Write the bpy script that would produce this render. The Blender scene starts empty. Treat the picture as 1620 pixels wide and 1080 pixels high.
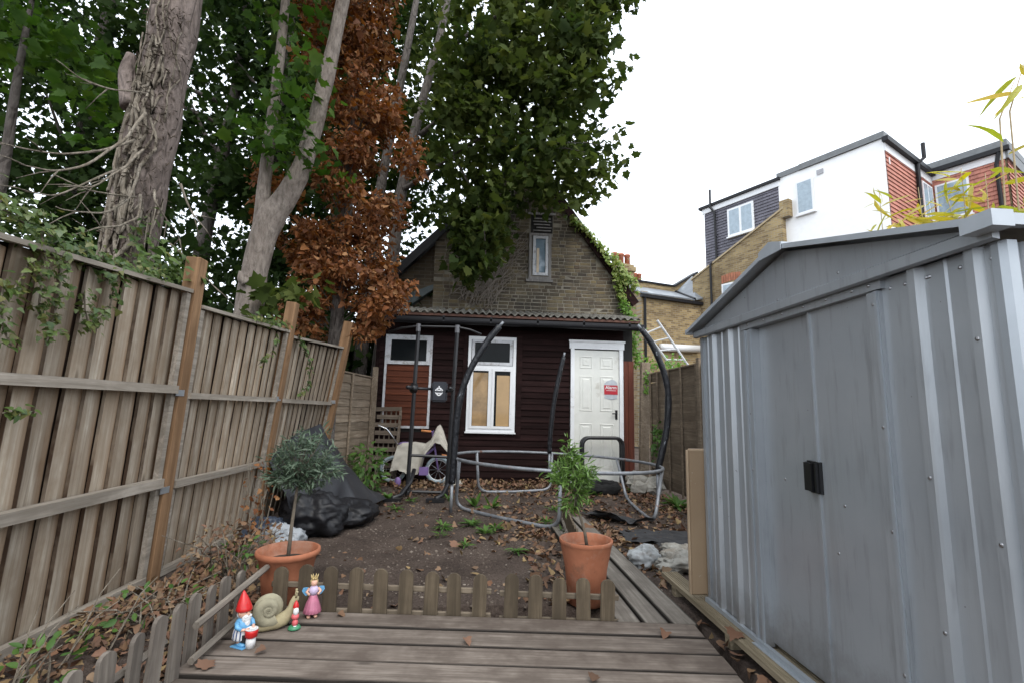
import bpy, bmesh, math, random
import numpy as np
from math import radians as R, sin, cos, pi
from mathutils import Vector, Matrix, noise

SC = bpy.context.scene
COL = SC.collection

# ------------------------------------------------------------------ camera
CAMZ = 1.12
cam_d = bpy.data.cameras.new('camera')
cam_d.sensor_width = 36.0
cam_d.lens = 758.0 / 1620.0 * 36.0
cam_d.clip_start = 0.05
cam_d.clip_end = 2000.0
cam = bpy.data.objects.new('camera', cam_d)
COL.objects.link(cam)
_X = Vector((0.99711019, 0.03541139, 0.06721083))      # world axes as the lens sees them
_Y = Vector((-0.07162278, 0.14324556, 0.98709214))
_Z = Vector((0.02532665, -0.98905346, 0.14536787))
_rot = Matrix(((_X[0], -_X[1], -_X[2]), (_Y[0], -_Y[1], -_Y[2]), (_Z[0], -_Z[1], -_Z[2])))
cam.matrix_world = Matrix.Translation((0, 0, CAMZ)) @ _rot.to_4x4()
SC.camera = cam

# ------------------------------------------------------------------ light
SUN_EL, SUN_ROT = 52.0, 165.0
world = bpy.data.worlds.new('World')
SC.world = world
world.use_nodes = True
wn = world.node_tree
bg = wn.nodes['Background']
sky = wn.nodes.new('ShaderNodeTexSky')
sky.sky_type = 'NISHITA'
sky.sun_disc = False
sky.sun_elevation = R(SUN_EL)
sky.sun_rotation = R(SUN_ROT)
sky.air_density = 1.0
sky.dust_density = 3.0
mixw = wn.nodes.new('ShaderNodeMix')                    # overcast: cloud white over the clear-sky colour
mixw.data_type = 'RGBA'
mixw.inputs[0].default_value = 0.82
mixw.inputs[7].default_value = (10.2, 10.9, 11.7, 1)
wn.links.new(sky.outputs[0], mixw.inputs[6])
wn.links.new(mixw.outputs[2], bg.inputs[0])
bg.inputs[1].default_value = 0.15
sun_d = bpy.data.lights.new('sun', 'SUN')
sun_d.energy = 1.0
sun_d.angle = R(25)
sun_d.color = (1.0, 0.96, 0.9)
sun = bpy.data.objects.new('sun', sun_d)
COL.objects.link(sun)
_sd = Vector((sin(R(SUN_ROT)) * cos(R(SUN_EL)), cos(R(SUN_ROT)) * cos(R(SUN_EL)), sin(R(SUN_EL))))
sun.rotation_euler = (-_sd).to_track_quat('-Z', 'Y').to_euler()
sun.location = (20, -14, 30)

SC.view_settings.view_transform = 'Standard'
SC.view_settings.look = 'None'
SC.view_settings.gamma = 1.0
SC.view_settings.exposure = 0.55
SC.view_settings.use_curve_mapping = False
SC.cycles.max_bounces = 8
SC.cycles.transparent_max_bounces = 8

# ------------------------------------------------------------------ helpers
rng = random.Random(7)
nrg = np.random.default_rng(11)
WL = {}                                                  # world position of every parent


def place(o, loc, parent=None):
    COL.objects.link(o)
    WL[o] = Vector(loc)
    if parent is not None:
        o.parent = parent
        o.location = Vector(loc) - WL[parent]
    else:
        o.location = loc
    return o


def tag(o, label=None, cat=None, group=None, kind=None):
    if label: o['label'] = label
    if cat: o['category'] = cat
    if group: o['group'] = group
    if kind: o['kind'] = kind
    return o


def thing(name, loc, label, cat, group=None):
    o = bpy.data.objects.new(name, None)
    o.empty_display_size = 0.1
    place(o, loc)
    return tag(o, label, cat, group)


class MB:
    def __init__(s):
        s.v = []
        s.f = []

    def add(s, vs, fs):
        n = len(s.v)
        s.v += [tuple(p) for p in vs]
        s.f += [tuple(i + n for i in f) for f in fs]
        return s

    def box(s, a, b, M=None):
        x0, y0, z0 = a
        x1, y1, z1 = b
        vs = [(x0, y0, z0), (x1, y0, z0), (x1, y1, z0), (x0, y1, z0), (x0, y0, z1), (x1, y0, z1), (x1, y1, z1), (x0, y1, z1)]
        if M is not None: vs = [M @ Vector(p) for p in vs]
        return s.add(vs, [(0, 3, 2, 1), (4, 5, 6, 7), (0, 1, 5, 4), (1, 2, 6, 5), (2, 3, 7, 6), (3, 0, 4, 7)])

    def hexa(s, p):                                      # eight corners, bottom ring then top ring
        return s.add(p, [(0, 3, 2, 1), (4, 5, 6, 7), (0, 1, 5, 4), (1, 2, 6, 5), (2, 3, 7, 6), (3, 0, 4, 7)])

    def tube(s, pts, rad, n=8, cap=True):
        pts = [Vector(p) for p in pts]
        m = len(pts)
        if not hasattr(rad, '__len__'): rad = [rad] * m
        up = None
        rings = []
        for i, p in enumerate(pts):
            d = (pts[min(i + 1, m - 1)] - pts[max(i - 1, 0)])
            if d.length < 1e-9: d = Vector((0, 0, 1))
            d.normalize()
            if up is None:
                up = Vector((0, 0, 1)) if abs(d.z) < .9 else Vector((1, 0, 0))
            a = d.cross(up)
            if a.length < 1e-6: a = d.orthogonal()
            a.normalize()
            up = a.cross(d).normalized()
            rings.append([p + (a * cos(2 * pi * k / n) + up * sin(2 * pi * k / n)) * rad[i] for k in range(n)])
        base = len(s.v)
        for r_ in rings: s.v += [tuple(q) for q in r_]
        for i in range(m - 1):
            for k in range(n):
                a0 = base + i * n + k
                b0 = base + i * n + (k + 1) % n
                s.f.append((a0, b0, b0 + n, a0 + n))
        if cap:
            s.f.append(tuple(base + k for k in reversed(range(n))))
            s.f.append(tuple(base + (m - 1) * n + k for k in range(n)))
        return s

    def loop(s, pts, rad, n=8):                          # closed tube
        pts = [Vector(p) for p in pts]
        m = len(pts)
        base = len(s.v)
        for i, p in enumerate(pts):
            d = (pts[(i + 1) % m] - pts[i - 1]).normalized()
            up = Vector((0, 0, 1)) if abs(d.z) < .95 else Vector((0, 1, 0))
            a = d.cross(up).normalized()
            u = a.cross(d).normalized()
            for k in range(n):
                s.v.append(tuple(p + (a * cos(2 * pi * k / n) + u * sin(2 * pi * k / n)) * rad))
        for i in range(m):
            for k in range(n):
                a0 = base + i * n + k
                b0 = base + i * n + (k + 1) % n
                j = ((i + 1) % m - i) * n
                s.f.append((a0, b0, b0 + j, a0 + j))
        return s

    def lathe(s, prof, c=(0, 0, 0), n=24, wob=None):
        base = len(s.v)
        m = len(prof)
        for (r_, z) in prof:
            for k in range(n):
                q = 1.0 if wob is None else wob(k * 2 * pi / n, z)
                s.v.append((c[0] + r_ * q * cos(2 * pi * k / n), c[1] + r_ * q * sin(2 * pi * k / n), c[2] + z))
        for i in range(m - 1):
            for k in range(n):
                a0 = base + i * n + k
                b0 = base + i * n + (k + 1) % n
                s.f.append((a0, b0, b0 + n, a0 + n))
        s.f.append(tuple(base + k for k in reversed(range(n))))
        s.f.append(tuple(base + (m - 1) * n + k for k in range(n)))
        return s

    def ball(s, c, r_, n=10, m=7, M=None):
        if not hasattr(r_, '__len__'): r_ = (r_, r_, r_)
        vs = []
        fs = []
        for i in range(m + 1):
            th = pi * i / m
            for k in range(n):
                p = Vector((r_[0] * sin(th) * cos(2 * pi * k / n), r_[1] * sin(th) * sin(2 * pi * k / n), r_[2] * cos(th)))
                if M is not None: p = M @ p
                vs.append((c[0] + p[0], c[1] + p[1], c[2] + p[2]))
        for i in range(m):
            for k in range(n):
                fs.append((i * n + k, (i + 1) * n + k, (i + 1) * n + (k + 1) % n, i * n + (k + 1) % n))
        return s.add(vs, fs)

    def prism(s, poly, o, u, v, w, depth):               # poly in (u,v) about o, pushed along w by depth
        o, u, v, w = Vector(o), Vector(u), Vector(v), Vector(w)
        n = len(poly)
        a = [o + u * p[0] + v * p[1] for p in poly]
        b = [q + w * depth for q in a]
        fs = [tuple(reversed(range(n))), tuple(range(n, 2 * n))]
        for i in range(n): fs.append((i, (i + 1) % n, n + (i + 1) % n, n + i))
        return s.add(a + b, fs)

    def mesh(s, name, smooth=False, origin=(0, 0, 0)):
        me = bpy.data.meshes.new(name)
        ox, oy, oz = origin
        me.from_pydata([(x - ox, y - oy, z - oz) for x, y, z in s.v], [], s.f)
        bm = bmesh.new()
        bm.from_mesh(me)
        bmesh.ops.recalc_face_normals(bm, faces=bm.faces)
        bm.to_mesh(me)
        bm.free()
        if smooth: me.polygons.foreach_set('use_smooth', [True] * len(me.polygons))
        return me

    def build(s, name, mat, parent=None, smooth=False, loc=None):
        """links the shapes as one mesh object; vertices are world positions unless loc is given (then local to loc)"""
        if loc is None:
            if parent is not None: org = WL[parent]
            else:
                a = np.array(s.v)
                org = Vector(((a[:, 0].min() + a[:, 0].max()) / 2, (a[:, 1].min() + a[:, 1].max()) / 2, a[:, 2].min()))
            me = s.mesh(name, smooth, org)
            loc = org
        else:
            me = s.mesh(name, smooth)
        me.materials.append(mat)
        return place(bpy.data.objects.new(name, me), loc, parent)


def inst(name, me, parent, loc, rot=None, scale=None):
    o = bpy.data.objects.new(name, me)
    place(o, loc, parent)
    if rot is not None: o.rotation_euler = rot
    if scale is not None: o.scale = scale
    return o


_cache = {}


def bevbox(sx, sy, sz, mat, bev=0.004):
    """centred box with softened edges, mesh shared between pieces of one size"""
    k = (round(sx, 3), round(sy, 3), round(sz, 3), mat.name, bev)
    if k in _cache: return _cache[k]
    bm = bmesh.new()
    bmesh.ops.create_cube(bm, size=1)
    bmesh.ops.scale(bm, vec=(sx, sy, sz), verts=bm.verts)
    if bev > 0: bmesh.ops.bevel(bm, geom=list(bm.edges), offset=bev, segments=1, affect='EDGES', profile=0.5)
    me = bpy.data.meshes.new('piece')
    bm.to_mesh(me)
    bm.free()
    me.materials.append(mat)
    _cache[k] = me
    return me


def copy_tree(o, loc, rotz=0.0):
    def rec(q, parent):
        c = q.copy()
        COL.objects.link(c)
        if parent is not None:
            c.parent = parent
            c.matrix_parent_inverse = q.matrix_parent_inverse
        for ch in [x for x in bpy.data.objects if x.parent == q and x is not c]:
            rec(ch, c)
        return c
    c = rec(o, None)
    c.location = loc
    c.rotation_euler = (0, 0, rotz)
    WL[c] = Vector(loc)
    return c


# ------------------------------------------------------------------ foliage helpers
def tri_mesh(name, V, F, mat, smooth=False):
    me = bpy.data.meshes.new(name)
    me.vertices.add(len(V))
    me.vertices.foreach_set('co', np.asarray(V, np.float32).ravel())
    nf = len(F)
    me.loops.add(nf * 3)
    me.loops.foreach_set('vertex_index', np.asarray(F, np.int32).ravel())
    me.polygons.add(nf)
    me.polygons.foreach_set('loop_start', np.arange(0, nf * 3, 3, dtype=np.int32))
    me.polygons.foreach_set('loop_total', np.full(nf, 3, np.int32))
    if smooth: me.polygons.foreach_set('use_smooth', np.ones(nf, bool))
    me.update(calc_edges=True)
    me.materials.append(mat)
    return me


def fan(outline, fold=.18, droop=.22, centre=(0, .42)):
    P = [(centre[0], centre[1])] + list(outline)
    V = np.array([(x, y, fold * abs(x) - droop * y * y) for x, y in P])
    n = len(outline)
    F = np.array([(0, i + 1, (i + 1) % n + 1) for i in range(n)])
    return V, F


def mirror(half):                                        # half outline from base to tip, x >= 0
    return [(x, y) for x, y in half] + [(-x, y) for x, y in reversed(half[1:-1])]


MAPLE = [fan(mirror([(0, 0), (.16, -.10), (.40, -.06), (.36, .10), (.60, .34), (.40, .40), (.34, .52), (.30, .66), (.17, .64), (0, 1.0)]), fold=f, droop=d)
         for f, d in ((.2, .22), (-.12, .35), (.32, .08))]
IVYL = [fan(mirror([(0, 0), (.30, -.08), (.46, .22), (.28, .42), (.2, .7), (0, 1.0)]), fold=f, droop=d) for f, d in ((.15, .2), (-.1, .3))]
OVAL = [fan(mirror([(0, 0), (.2, .25), (.24, .5), (.14, .8), (0, 1.0)]), fold=f, droop=d) for f, d in ((.25, .25), (-.3, .5), (.5, -.2))]
LANCE = [fan(mirror([(0, 0), (.09, .3), (.09, .6), (0, 1.0)]), fold=f, droop=d, centre=(0, .5)) for f, d in ((.2, .15), (.3, .4))]
BAMB = [fan(mirror([(0, 0), (.07, .2), (.075, .45), (.04, .75), (0, 1.0)]), fold=f, droop=d, centre=(0, .4)) for f, d in ((.2, .3), (.1, .6), (.3, .1))]
BITS = [fan(mirror([(0, 0), (.13, .2), (.17, .5), (.1, .8), (0, 1.0)]), fold=f, droop=d) for f, d in ((.6, .5), (-.5, .9), (.9, -.3))]
CURL = [fan(mirror([(0, 0), (.3, .1), (.46, .38), (.3, .5), (.26, .75), (0, 1.0)]), fold=f, droop=d) for f, d in ((.5, .4), (-.4, -.35), (.7, .1), (.1, .8))]


def bases(nrm, tip):
    n = nrm / np.linalg.norm(nrm, axis=1, keepdims=True)
    t = tip - n * (tip * n).sum(1, keepdims=True)
    t /= np.maximum(np.linalg.norm(t, axis=1, keepdims=True), 1e-6)
    b = np.cross(t, n)
    return np.stack([b, t, n], axis=2)                   # columns


def leaves(name, pos, nrm, tip, size, tmpl, mat, parent=None, smooth=False):
    B = bases(nrm, tip)
    Vs, Fs = [], []
    off = 0
    which = nrg.integers(0, len(tmpl), len(pos))
    for k, (V, F) in enumerate(tmpl):
        m = np.where(which == k)[0]
        if not len(m): continue
        W = np.einsum('nij,vj->nvi', B[m], V) * size[m][:, None, None] + pos[m][:, None, :]
        Vs.append(W.reshape(-1, 3))
        Fs.append((F[None] + (np.arange(len(m)) * len(V))[:, None, None] + off).reshape(-1, 3))
        off += len(m) * len(V)
    V = np.concatenate(Vs)
    F = np.concatenate(Fs)
    org = np.array(WL[parent]) if parent is not None else np.array([V[:, 0].mean(), V[:, 1].mean(), V[:, 2].min()])
    me = tri_mesh(name, V - org, F, mat, smooth)
    return place(bpy.data.objects.new(name, me), org, parent)


_leafme = {}


def leaf_parts(pos, nrm, tip, size, tmpl, mat, parent, name='leaf'):
    """each leaf an object of its own, sharing the few leaf meshes"""
    B = bases(nrm, tip)
    for i in range(len(pos)):
        k = (id(tmpl), i % len(tmpl), mat.name)
        if k not in _leafme: _leafme[k] = tri_mesh('leaf', tmpl[k[1]][0], tmpl[k[1]][1], mat)
        o = bpy.data.objects.new(name, _leafme[k])
        place(o, pos[i], parent)
        M = Matrix([list(r_) for r_ in B[i]])
        o.rotation_mode = 'QUATERNION'
        o.rotation_quaternion = M.to_quaternion()
        o.scale = (size[i],) * 3


def inpoly(P, poly):
    x, y = P[:, 0], P[:, 1]
    r_ = np.zeros(len(P), bool)
    n = len(poly)
    for i in range(n):
        x0, y0 = poly[i]
        x1, y1 = poly[(i + 1) % n]
        c = ((y0 > y) != (y1 > y)) & (x < (x1 - x0) * (y - y0) / (y1 - y0 + 1e-12) + x0)
        r_ ^= c
    return r_


def rnd_in_poly(poly, n):
    a = np.array(poly)
    lo, hi = a.min(0), a.max(0)
    out = np.zeros((0, 2))
    while len(out) < n:
        P = lo + nrg.random((n * 2, 2)) * (hi - lo)
        out = np.concatenate([out, P[inpoly(P, poly)]])
    return out[:n]


# ------------------------------------------------------------------ materials
class NT:
    def __init__(s, name):
        s.m = bpy.data.materials.new(name)
        s.m.use_nodes = True
        s.t = s.m.node_tree
        s.b = s.t.nodes['Principled BSDF']
        s.out = s.t.nodes['Material Output']

    def n(s, typ, **kw):
        q = s.t.nodes.new('ShaderNode' + typ)
        for k, v in kw.items():
            if k.startswith('i_'):
                key = k[2:]
                q.inputs[int(key) if key.isdigit() else key.replace('_', ' ')].default_value = v
            else: setattr(q, k, v)
        return q

    def l(s, a, b): s.t.links.new(a, b)

    def math(s, op, a, b=None, c=None):
        q = s.t.nodes.new('ShaderNodeMath')
        q.operation = op
        for i, x in enumerate((a, b, c)):
            if x is None: continue
            if isinstance(x, (int, float)): q.inputs[i].default_value = x
            else: s.l(x, q.inputs[i])
        return q.outputs[0]

    def mix(s, fac, a, b, blend='MIX'):
        q = s.t.nodes.new('ShaderNodeMix')
        q.data_type = 'RGBA'
        q.blend_type = blend
        for i, x in ((0, fac), (6, a), (7, b)):
            if isinstance(x, (int, float)): q.inputs[i].default_value = x
            elif isinstance(x, tuple): q.inputs[i].default_value = (*x, 1) if len(x) == 3 else x
            else: s.l(x, q.inputs[i])
        return q.outputs[2]

    def ramp(s, fac, stops, interp='LINEAR'):
        q = s.t.nodes.new('ShaderNodeValToRGB')
        q.color_ramp.interpolation = interp
        e = q.color_ramp.elements
        while len(e) < len(stops): e.new(.5)
        for i, (p, c) in enumerate(stops):
            e[i].position = p
            e[i].color = (c, c, c, 1) if isinstance(c, (int, float)) else (*c, 1)
        s.l(fac, q.inputs[0])
        return q.outputs[0]

    def coord(s, kind='Object', scale=(1, 1, 1), rand=True):
        tc = s.n('TexCoord')
        o = tc.outputs[kind]
        if rand:
            oi = s.n('ObjectInfo')
            k = s.math('MULTIPLY', oi.outputs['Random'], 53.0)
            a = s.n('VectorMath', operation='ADD')
            s.l(o, a.inputs[0])
            s.l(k, a.inputs[1])
            o = a.outputs[0]
        mp = s.n('Mapping')
        mp.inputs['Scale'].default_value = scale
        s.l(o, mp.inputs[0])
        return mp.outputs[0]

    def noise(s, vec, scale, detail=5, rough=.6, dist=0.0):
        q = s.n('TexNoise')
        s.l(vec, q.inputs['Vector'])
        q.inputs['Scale'].default_value = scale
        q.inputs['Detail'].default_value = detail
        q.inputs['Roughness'].default_value = rough
        q.inputs['Distortion'].default_value = dist
        return q.outputs[0]

    def bump(s, h, strength=.3, dist=.01):
        q = s.n('Bump')
        q.inputs['Strength'].default_value = strength
        q.inputs['Distance'].default_value = dist
        s.l(h, q.inputs['Height'])
        s.l(q.outputs[0], s.b.inputs['Normal'])

    def col(s, c):
        if isinstance(c, tuple): s.b.inputs['Base Color'].default_value = (*c, 1)
        else: s.l(c, s.b.inputs['Base Color'])

    def set(s, rough=.6, metal=0.0, spec=.5):
        s.b.inputs['Roughness'].default_value = rough
        s.b.inputs['Metallic'].default_value = metal
        s.b.inputs['Specular IOR Level'].default_value = spec


def wood(name, light, dark, axis='Z', var=.3, rough=.85, edge=None, bump=.35, blotch=.5, fine=60, grime_shade=None, spec=.25):
    t = NT(name)
    sc = {'X': (.05, 1, 1), 'Y': (1, .05, 1), 'Z': (1, 1, .05)}[axis]
    v = t.coord(scale=sc)
    g = t.noise(v, fine, 6, .7, .4)
    g2 = t.noise(v, fine * .28, 3, .5, 1.2)
    v2 = t.coord()
    b = t.noise(v2, 3.2, 4, .65)
    c = t.ramp(g, [(.3, dark), (.62, light)])
    c = t.mix(t.ramp(g2, [(.4, 0.0), (.62, .55)]), c, tuple(x * .62 for x in dark))
    c = t.mix(t.math('MULTIPLY', t.ramp(b, [(.38, 1.0), (.62, 0.0)]), blotch), c, tuple(x * .8 for x in dark))
    kn = t.n('TexVoronoi')                               # knots
    t.l(t.coord(scale={'X': (.35, 1, 1), 'Y': (1, .35, 1), 'Z': (1, 1, .35)}[axis]), kn.inputs['Vector'])
    kn.inputs['Scale'].default_value = 4.5
    c = t.mix(t.ramp(kn.outputs['Distance'], [(.03, .75), (.09, 0.0)]), c, tuple(x * .45 for x in dark))
    if edge is not None:                                 # bare brown timber where the neighbour board has covered it
        tc = t.n('TexCoord')
        sx = t.n('SeparateXYZ')
        t.l(tc.outputs['Object'], sx.inputs[0])
        ax, p0, p1, colr = edge
        w = t.math('ADD', sx.outputs[ax], t.math('MULTIPLY', t.math('SUBTRACT', b, .5), .10))
        mr = t.n('MapRange')
        t.l(w, mr.inputs[0])
        mr.inputs[1].default_value = p0
        mr.inputs[2].default_value = p1
        fac = t.math('MULTIPLY', mr.outputs[0], .85)
        c = t.mix(fac, c, t.mix(g, tuple(x * .55 for x in colr), colr))
    if grime_shade is not None:                                # dirt along both long edges, painted darker to stand in for gap shade
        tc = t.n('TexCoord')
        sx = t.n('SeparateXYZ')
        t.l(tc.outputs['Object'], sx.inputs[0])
        ax, p0, p1, colr = grime_shade
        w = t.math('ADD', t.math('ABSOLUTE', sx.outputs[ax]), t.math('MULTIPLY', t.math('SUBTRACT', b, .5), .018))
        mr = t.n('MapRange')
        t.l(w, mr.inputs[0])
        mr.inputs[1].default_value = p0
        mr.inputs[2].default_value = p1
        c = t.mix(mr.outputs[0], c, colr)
    oi = t.n('ObjectInfo')
    val = t.math('MULTIPLY_ADD', oi.outputs['Random'], var, 1 - var / 2)
    hs = t.n('HueSaturation')
    t.l(val, hs.inputs['Value'])
    t.l(c, hs.inputs['Color'])
    t.col(hs.outputs[0])
    t.set(rough, 0, spec)
    t.bump(t.math('ADD', g, t.math('MULTIPLY', g2, .6)), bump, .004)
    return t.m


def plain(name, c, rough=.6, metal=0.0, spec=.5, var=.15, nscale=8, bump=0.0, bscale=60, dirt=None):
    t = NT(name)
    v = t.coord()
    k = t.noise(v, nscale, 4, .6)
    cc = t.mix(t.ramp(k, [(.3, 0.0), (.7, 1.0)]), tuple(x * (1 - var) for x in c), tuple(min(1, x * (1 + var)) for x in c))
    if dirt is not None:
        d = t.noise(v, dirt[1], 6, .7)
        cc = t.mix(t.ramp(d, [(dirt[2], 0.0), (dirt[2] + .14, dirt[3])]), cc, dirt[0])
    t.col(cc)
    t.set(rough, metal, spec)
    if bump: t.bump(t.noise(v, bscale, 4, .6), bump, .004)
    return t.m


def leafmat(name, cols, trans=.35, rough=.45, spec=.35):
    t = NT(name)
    g = t.n('NewGeometry')
    oi = t.n('ObjectInfo')
    r_ = t.math('FRACT', t.math('ADD', g.outputs['Random Per Island'], oi.outputs['Random']))
    c = t.ramp(r_, [(i / (len(cols) - 1), q) for i, q in enumerate(cols)])
    v = t.coord('Object', rand=False)
    n_ = t.noise(v, 1.1, 2, .5)
    c = t.mix(.35, c, t.ramp(n_, [(.35, tuple(x * .6 for x in cols[0])), (.65, cols[-1])]))
    t.col(c)
    t.set(rough, 0, spec)
    if trans > 0:
        tr = t.n('BsdfTranslucent')
        hs = t.n('HueSaturation')
        hs.inputs['Value'].default_value = 1.5
        hs.inputs['Saturation'].default_value = 1.15
        t.l(c, hs.inputs['Color'])
        t.l(hs.outputs[0], tr.inputs[0])
        mx = t.n('MixShader')
        mx.inputs[0].default_value = trans
        t.l(t.b.outputs[0], mx.inputs[1])
        t.l(tr.outputs[0], mx.inputs[2])
        t.l(mx.outputs[0], t.out.inputs[0])
    return t.m


def brickmat(name, cols, grime_shade=.5, rough=.9):
    """colour of single brick pieces: each one of its own shade, with grime"""
    t = NT(name)
    g = t.n('NewGeometry')
    oi = t.n('ObjectInfo')
    r_ = t.math('FRACT', t.math('ADD', t.math('MULTIPLY', g.outputs['Random Per Island'], 7.0), t.math('MULTIPLY', oi.outputs['Random'], 5.0)))
    c = t.ramp(r_, [(i / (len(cols) - 1), q) for i, q in enumerate(cols)])
    tc = t.n('TexCoord')
    geo = g.outputs['Position']
    d = t.noise(geo, 1.3, 5, .65)
    c = t.mix(t.math('MULTIPLY', t.ramp(d, [(.34, 0.0), (.62, 1.0)]), grime_shade), c, (.045, .041, .035))
    f = t.noise(geo, 55, 4, .7)
    c = t.mix(.5, c, t.ramp(f, [(.3, .25), (.7, .75)]), 'OVERLAY')
    t.col(c)
    t.set(rough, 0, .2)
    t.bump(f, .5, .004)
    return t.m


def wallbrick(name, c1, c2, mortar, bw=.225, bh=.075, axis=(1, 0)):
    """far brick faces, too distant to tell the bricks apart singly; axis is the wall's run in plan"""
    t = NT(name)
    g = t.n('NewGeometry')
    sx = t.n('SeparateXYZ')
    t.l(g.outputs['Position'], sx.inputs[0])
    u = t.math('ADD', t.math('MULTIPLY', sx.outputs[0], axis[0]), t.math('MULTIPLY', sx.outputs[1], axis[1]))
    cb = t.n('CombineXYZ')
    t.l(u, cb.inputs[0])
    t.l(sx.outputs[2], cb.inputs[1])
    br = t.n('TexBrick')
    t.l(cb.outputs[0], br.inputs['Vector'])
    br.inputs['Color1'].default_value = (*c1, 1)
    br.inputs['Color2'].default_value = (*c2, 1)
    br.inputs['Mortar'].default_value = (*mortar, 1)
    br.inputs['Scale'].default_value = 1.0
    br.inputs['Brick Width'].default_value = bw
    br.inputs['Row Height'].default_value = bh
    br.inputs['Mortar Size'].default_value = .008
    br.inputs['Bias'].default_value = -.1
    d = t.noise(g.outputs['Position'], .9, 5, .65)
    c = t.mix(t.ramp(d, [(.4, 0.0), (.7, .55)]), br.outputs[0], tuple(x * .45 for x in c2))
    t.col(c)
    t.set(.9, 0, .2)
    t.bump(br.outputs['Fac'], -.4, .006)
    return t.m

# ================================================================== materials of the place
m_fence = wood('fence_board_wood', (.53, .47, .385), (.30, .225, .155), 'Z', .42, edge=(1, .012, .066, (.24, .14, .072)), blotch=.7, bump=.5, grime_shade=(1, .059, .065, (.06, .036, .022)))
m_fence_back = wood('gap_shade_wood', (.05, .03, .02), (.03, .02, .014), 'Z', .1)  # near-black brown, puts shade behind the board gaps
m_rail = wood('fence_rail_wood', (.40, .355, .30), (.23, .195, .155), 'Y', .2)
m_post = wood('fence_post_wood', (.29, .175, .095), (.17, .095, .048), 'Z', .15, blotch=.35)
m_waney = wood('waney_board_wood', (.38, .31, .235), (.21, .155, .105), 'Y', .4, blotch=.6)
m_waney_dk = wood('dark_waney_wood', (.27, .215, .155), (.14, .105, .073), 'Y', .35, blotch=.6)  # darker brown boards of the right-hand panels
m_deck = wood('deck_wood', (.25, .212, .178), (.11, .086, .07), 'X', .42, blotch=1.0, fine=70, bump=.5, grime_shade=(1, .070, .079, (.022, .018, .015)))
m_walk = wood('boardwalk_wood', (.27, .245, .21), (.14, .12, .10), 'Y', .25, blotch=.7, fine=70, bump=.5, grime_shade=(0, .054, .064, (.03, .025, .02)))
m_groove = wood('grooved_deck_wood', (.29, .24, .165), (.17, .135, .085), 'Y', .15, blotch=.4)
m_picket = wood('picket_wood', (.155, .12, .08), (.075, .057, .038), 'Z', .35, blotch=.6)
m_picket_g = wood('grey_picket_wood', (.24, .21, .175), (.12, .10, .085), 'Z', .3, blotch=.6)
m_prail = wood('picket_rail_wood', (.23, .185, .135), (.12, .095, .068), 'X', .25)
m_prail_y = wood('grey_rail_wood', (.27, .235, .195), (.14, .12, .10), 'Y', .25)
m_clad = wood('brown_cladding', (.027, .013, .0125), (.012, .007, .0065), 'X', .5, rough=.8, blotch=.4, fine=30, spec=.06)
m_boarded = wood('red_brown_boards', (.13, .040, .020), (.065, .020, .011), 'X', .35, rough=.6, blotch=.4, fine=30, spec=.12)
m_redpost = wood('red_brown_post', (.15, .042, .022), (.085, .022, .013), 'Z', .2, rough=.6)
m_white = plain('white_gloss_paint', (.72, .73, .74), .35, var=.05, dirt=((.25, .22, .18), 9, .60, .5))
m_oldwhite = plain('aged_white_paint', (.50, .51, .53), .5, var=.12, dirt=((.14, .11, .08), 11, .52, .7))
m_door = plain('cream_door_paint', (.66, .665, .62), .42, var=.05, dirt=((.34, .31, .24), 3.5, .58, .55))
m_glass_dk = plain('dark_window_glass', (.008, .010, .011), .22, spec=.12)
m_tan = plain('tan_blind', (.42, .27, .12), .7, var=.12, nscale=3)
m_curt = plain('brown_curtain', (.30, .19, .085), .8, var=.35, nscale=5)
for q_ in (m_tan, m_curt):
    q_.node_tree.nodes['Principled BSDF'].inputs['Coat Weight'].default_value = .6
    q_.node_tree.nodes['Principled BSDF'].inputs['Coat Roughness'].default_value = .05
m_iron = plain('dark_gutter_plastic', (.010, .010, .012), .5, spec=.3, bump=.1)
m_rust = plain('rusty_metal', (.10, .045, .03), .8, var=.4, nscale=14, bump=.3)
m_corr = plain('weathered_corrugated_sheet', (.20, .19, .165), .85, var=.3, dirt=((.05, .04, .03), 7, .48, .8), bump=.3)
m_lead = plain('lead_flashing', (.085, .11, .115), .55, var=.15)
m_slate = plain('slate_roof', (.06, .062, .068), .7, var=.3, bump=.2)
m_dark = plain('dark_interior', (.012, .011, .010), .9)
m_mortar = plain('brick_mortar', (.21, .19, .15), .95, var=.35, bump=.5)
m_brick = brickmat('stock_brick', [(.075, .06, .046), (.19, .155, .105), (.125, .095, .066), (.27, .215, .125), (.10, .072, .055), (.18, .15, .10), (.22, .17, .09), (.07, .057, .046), (.16, .13, .085)], .85)
m_steel = plain('galvanised_steel', (.42, .45, .48), .42, metal=.75, var=.12, bump=.08)

# ================================================================== ground
def ground_z(x, y):
    p = Vector((x, y, 0))
    h = -.055 + .022 * noise.noise(p * 1.7) + .010 * noise.noise(p * 6) + .006 * noise.noise(p * 19)
    if x < -1.25 and y < 4.2:                            # banked litter along the left fence
        h += .07 * min(1, (-1.25 - x) / .4)
    if 1.22 < y < 3.1 and -1.16 < x < 1.3: h = min(h, -.22)
    return h


def lines(a, b, step, far):
    c = list(np.arange(a, b + 1e-6, step))
    lo = [a - far * q for q in (1, .35, .12, .03, .008)]
    hi = [b + far * q for q in (.008, .03, .12, .35, 1)]
    return lo + c + hi


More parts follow.
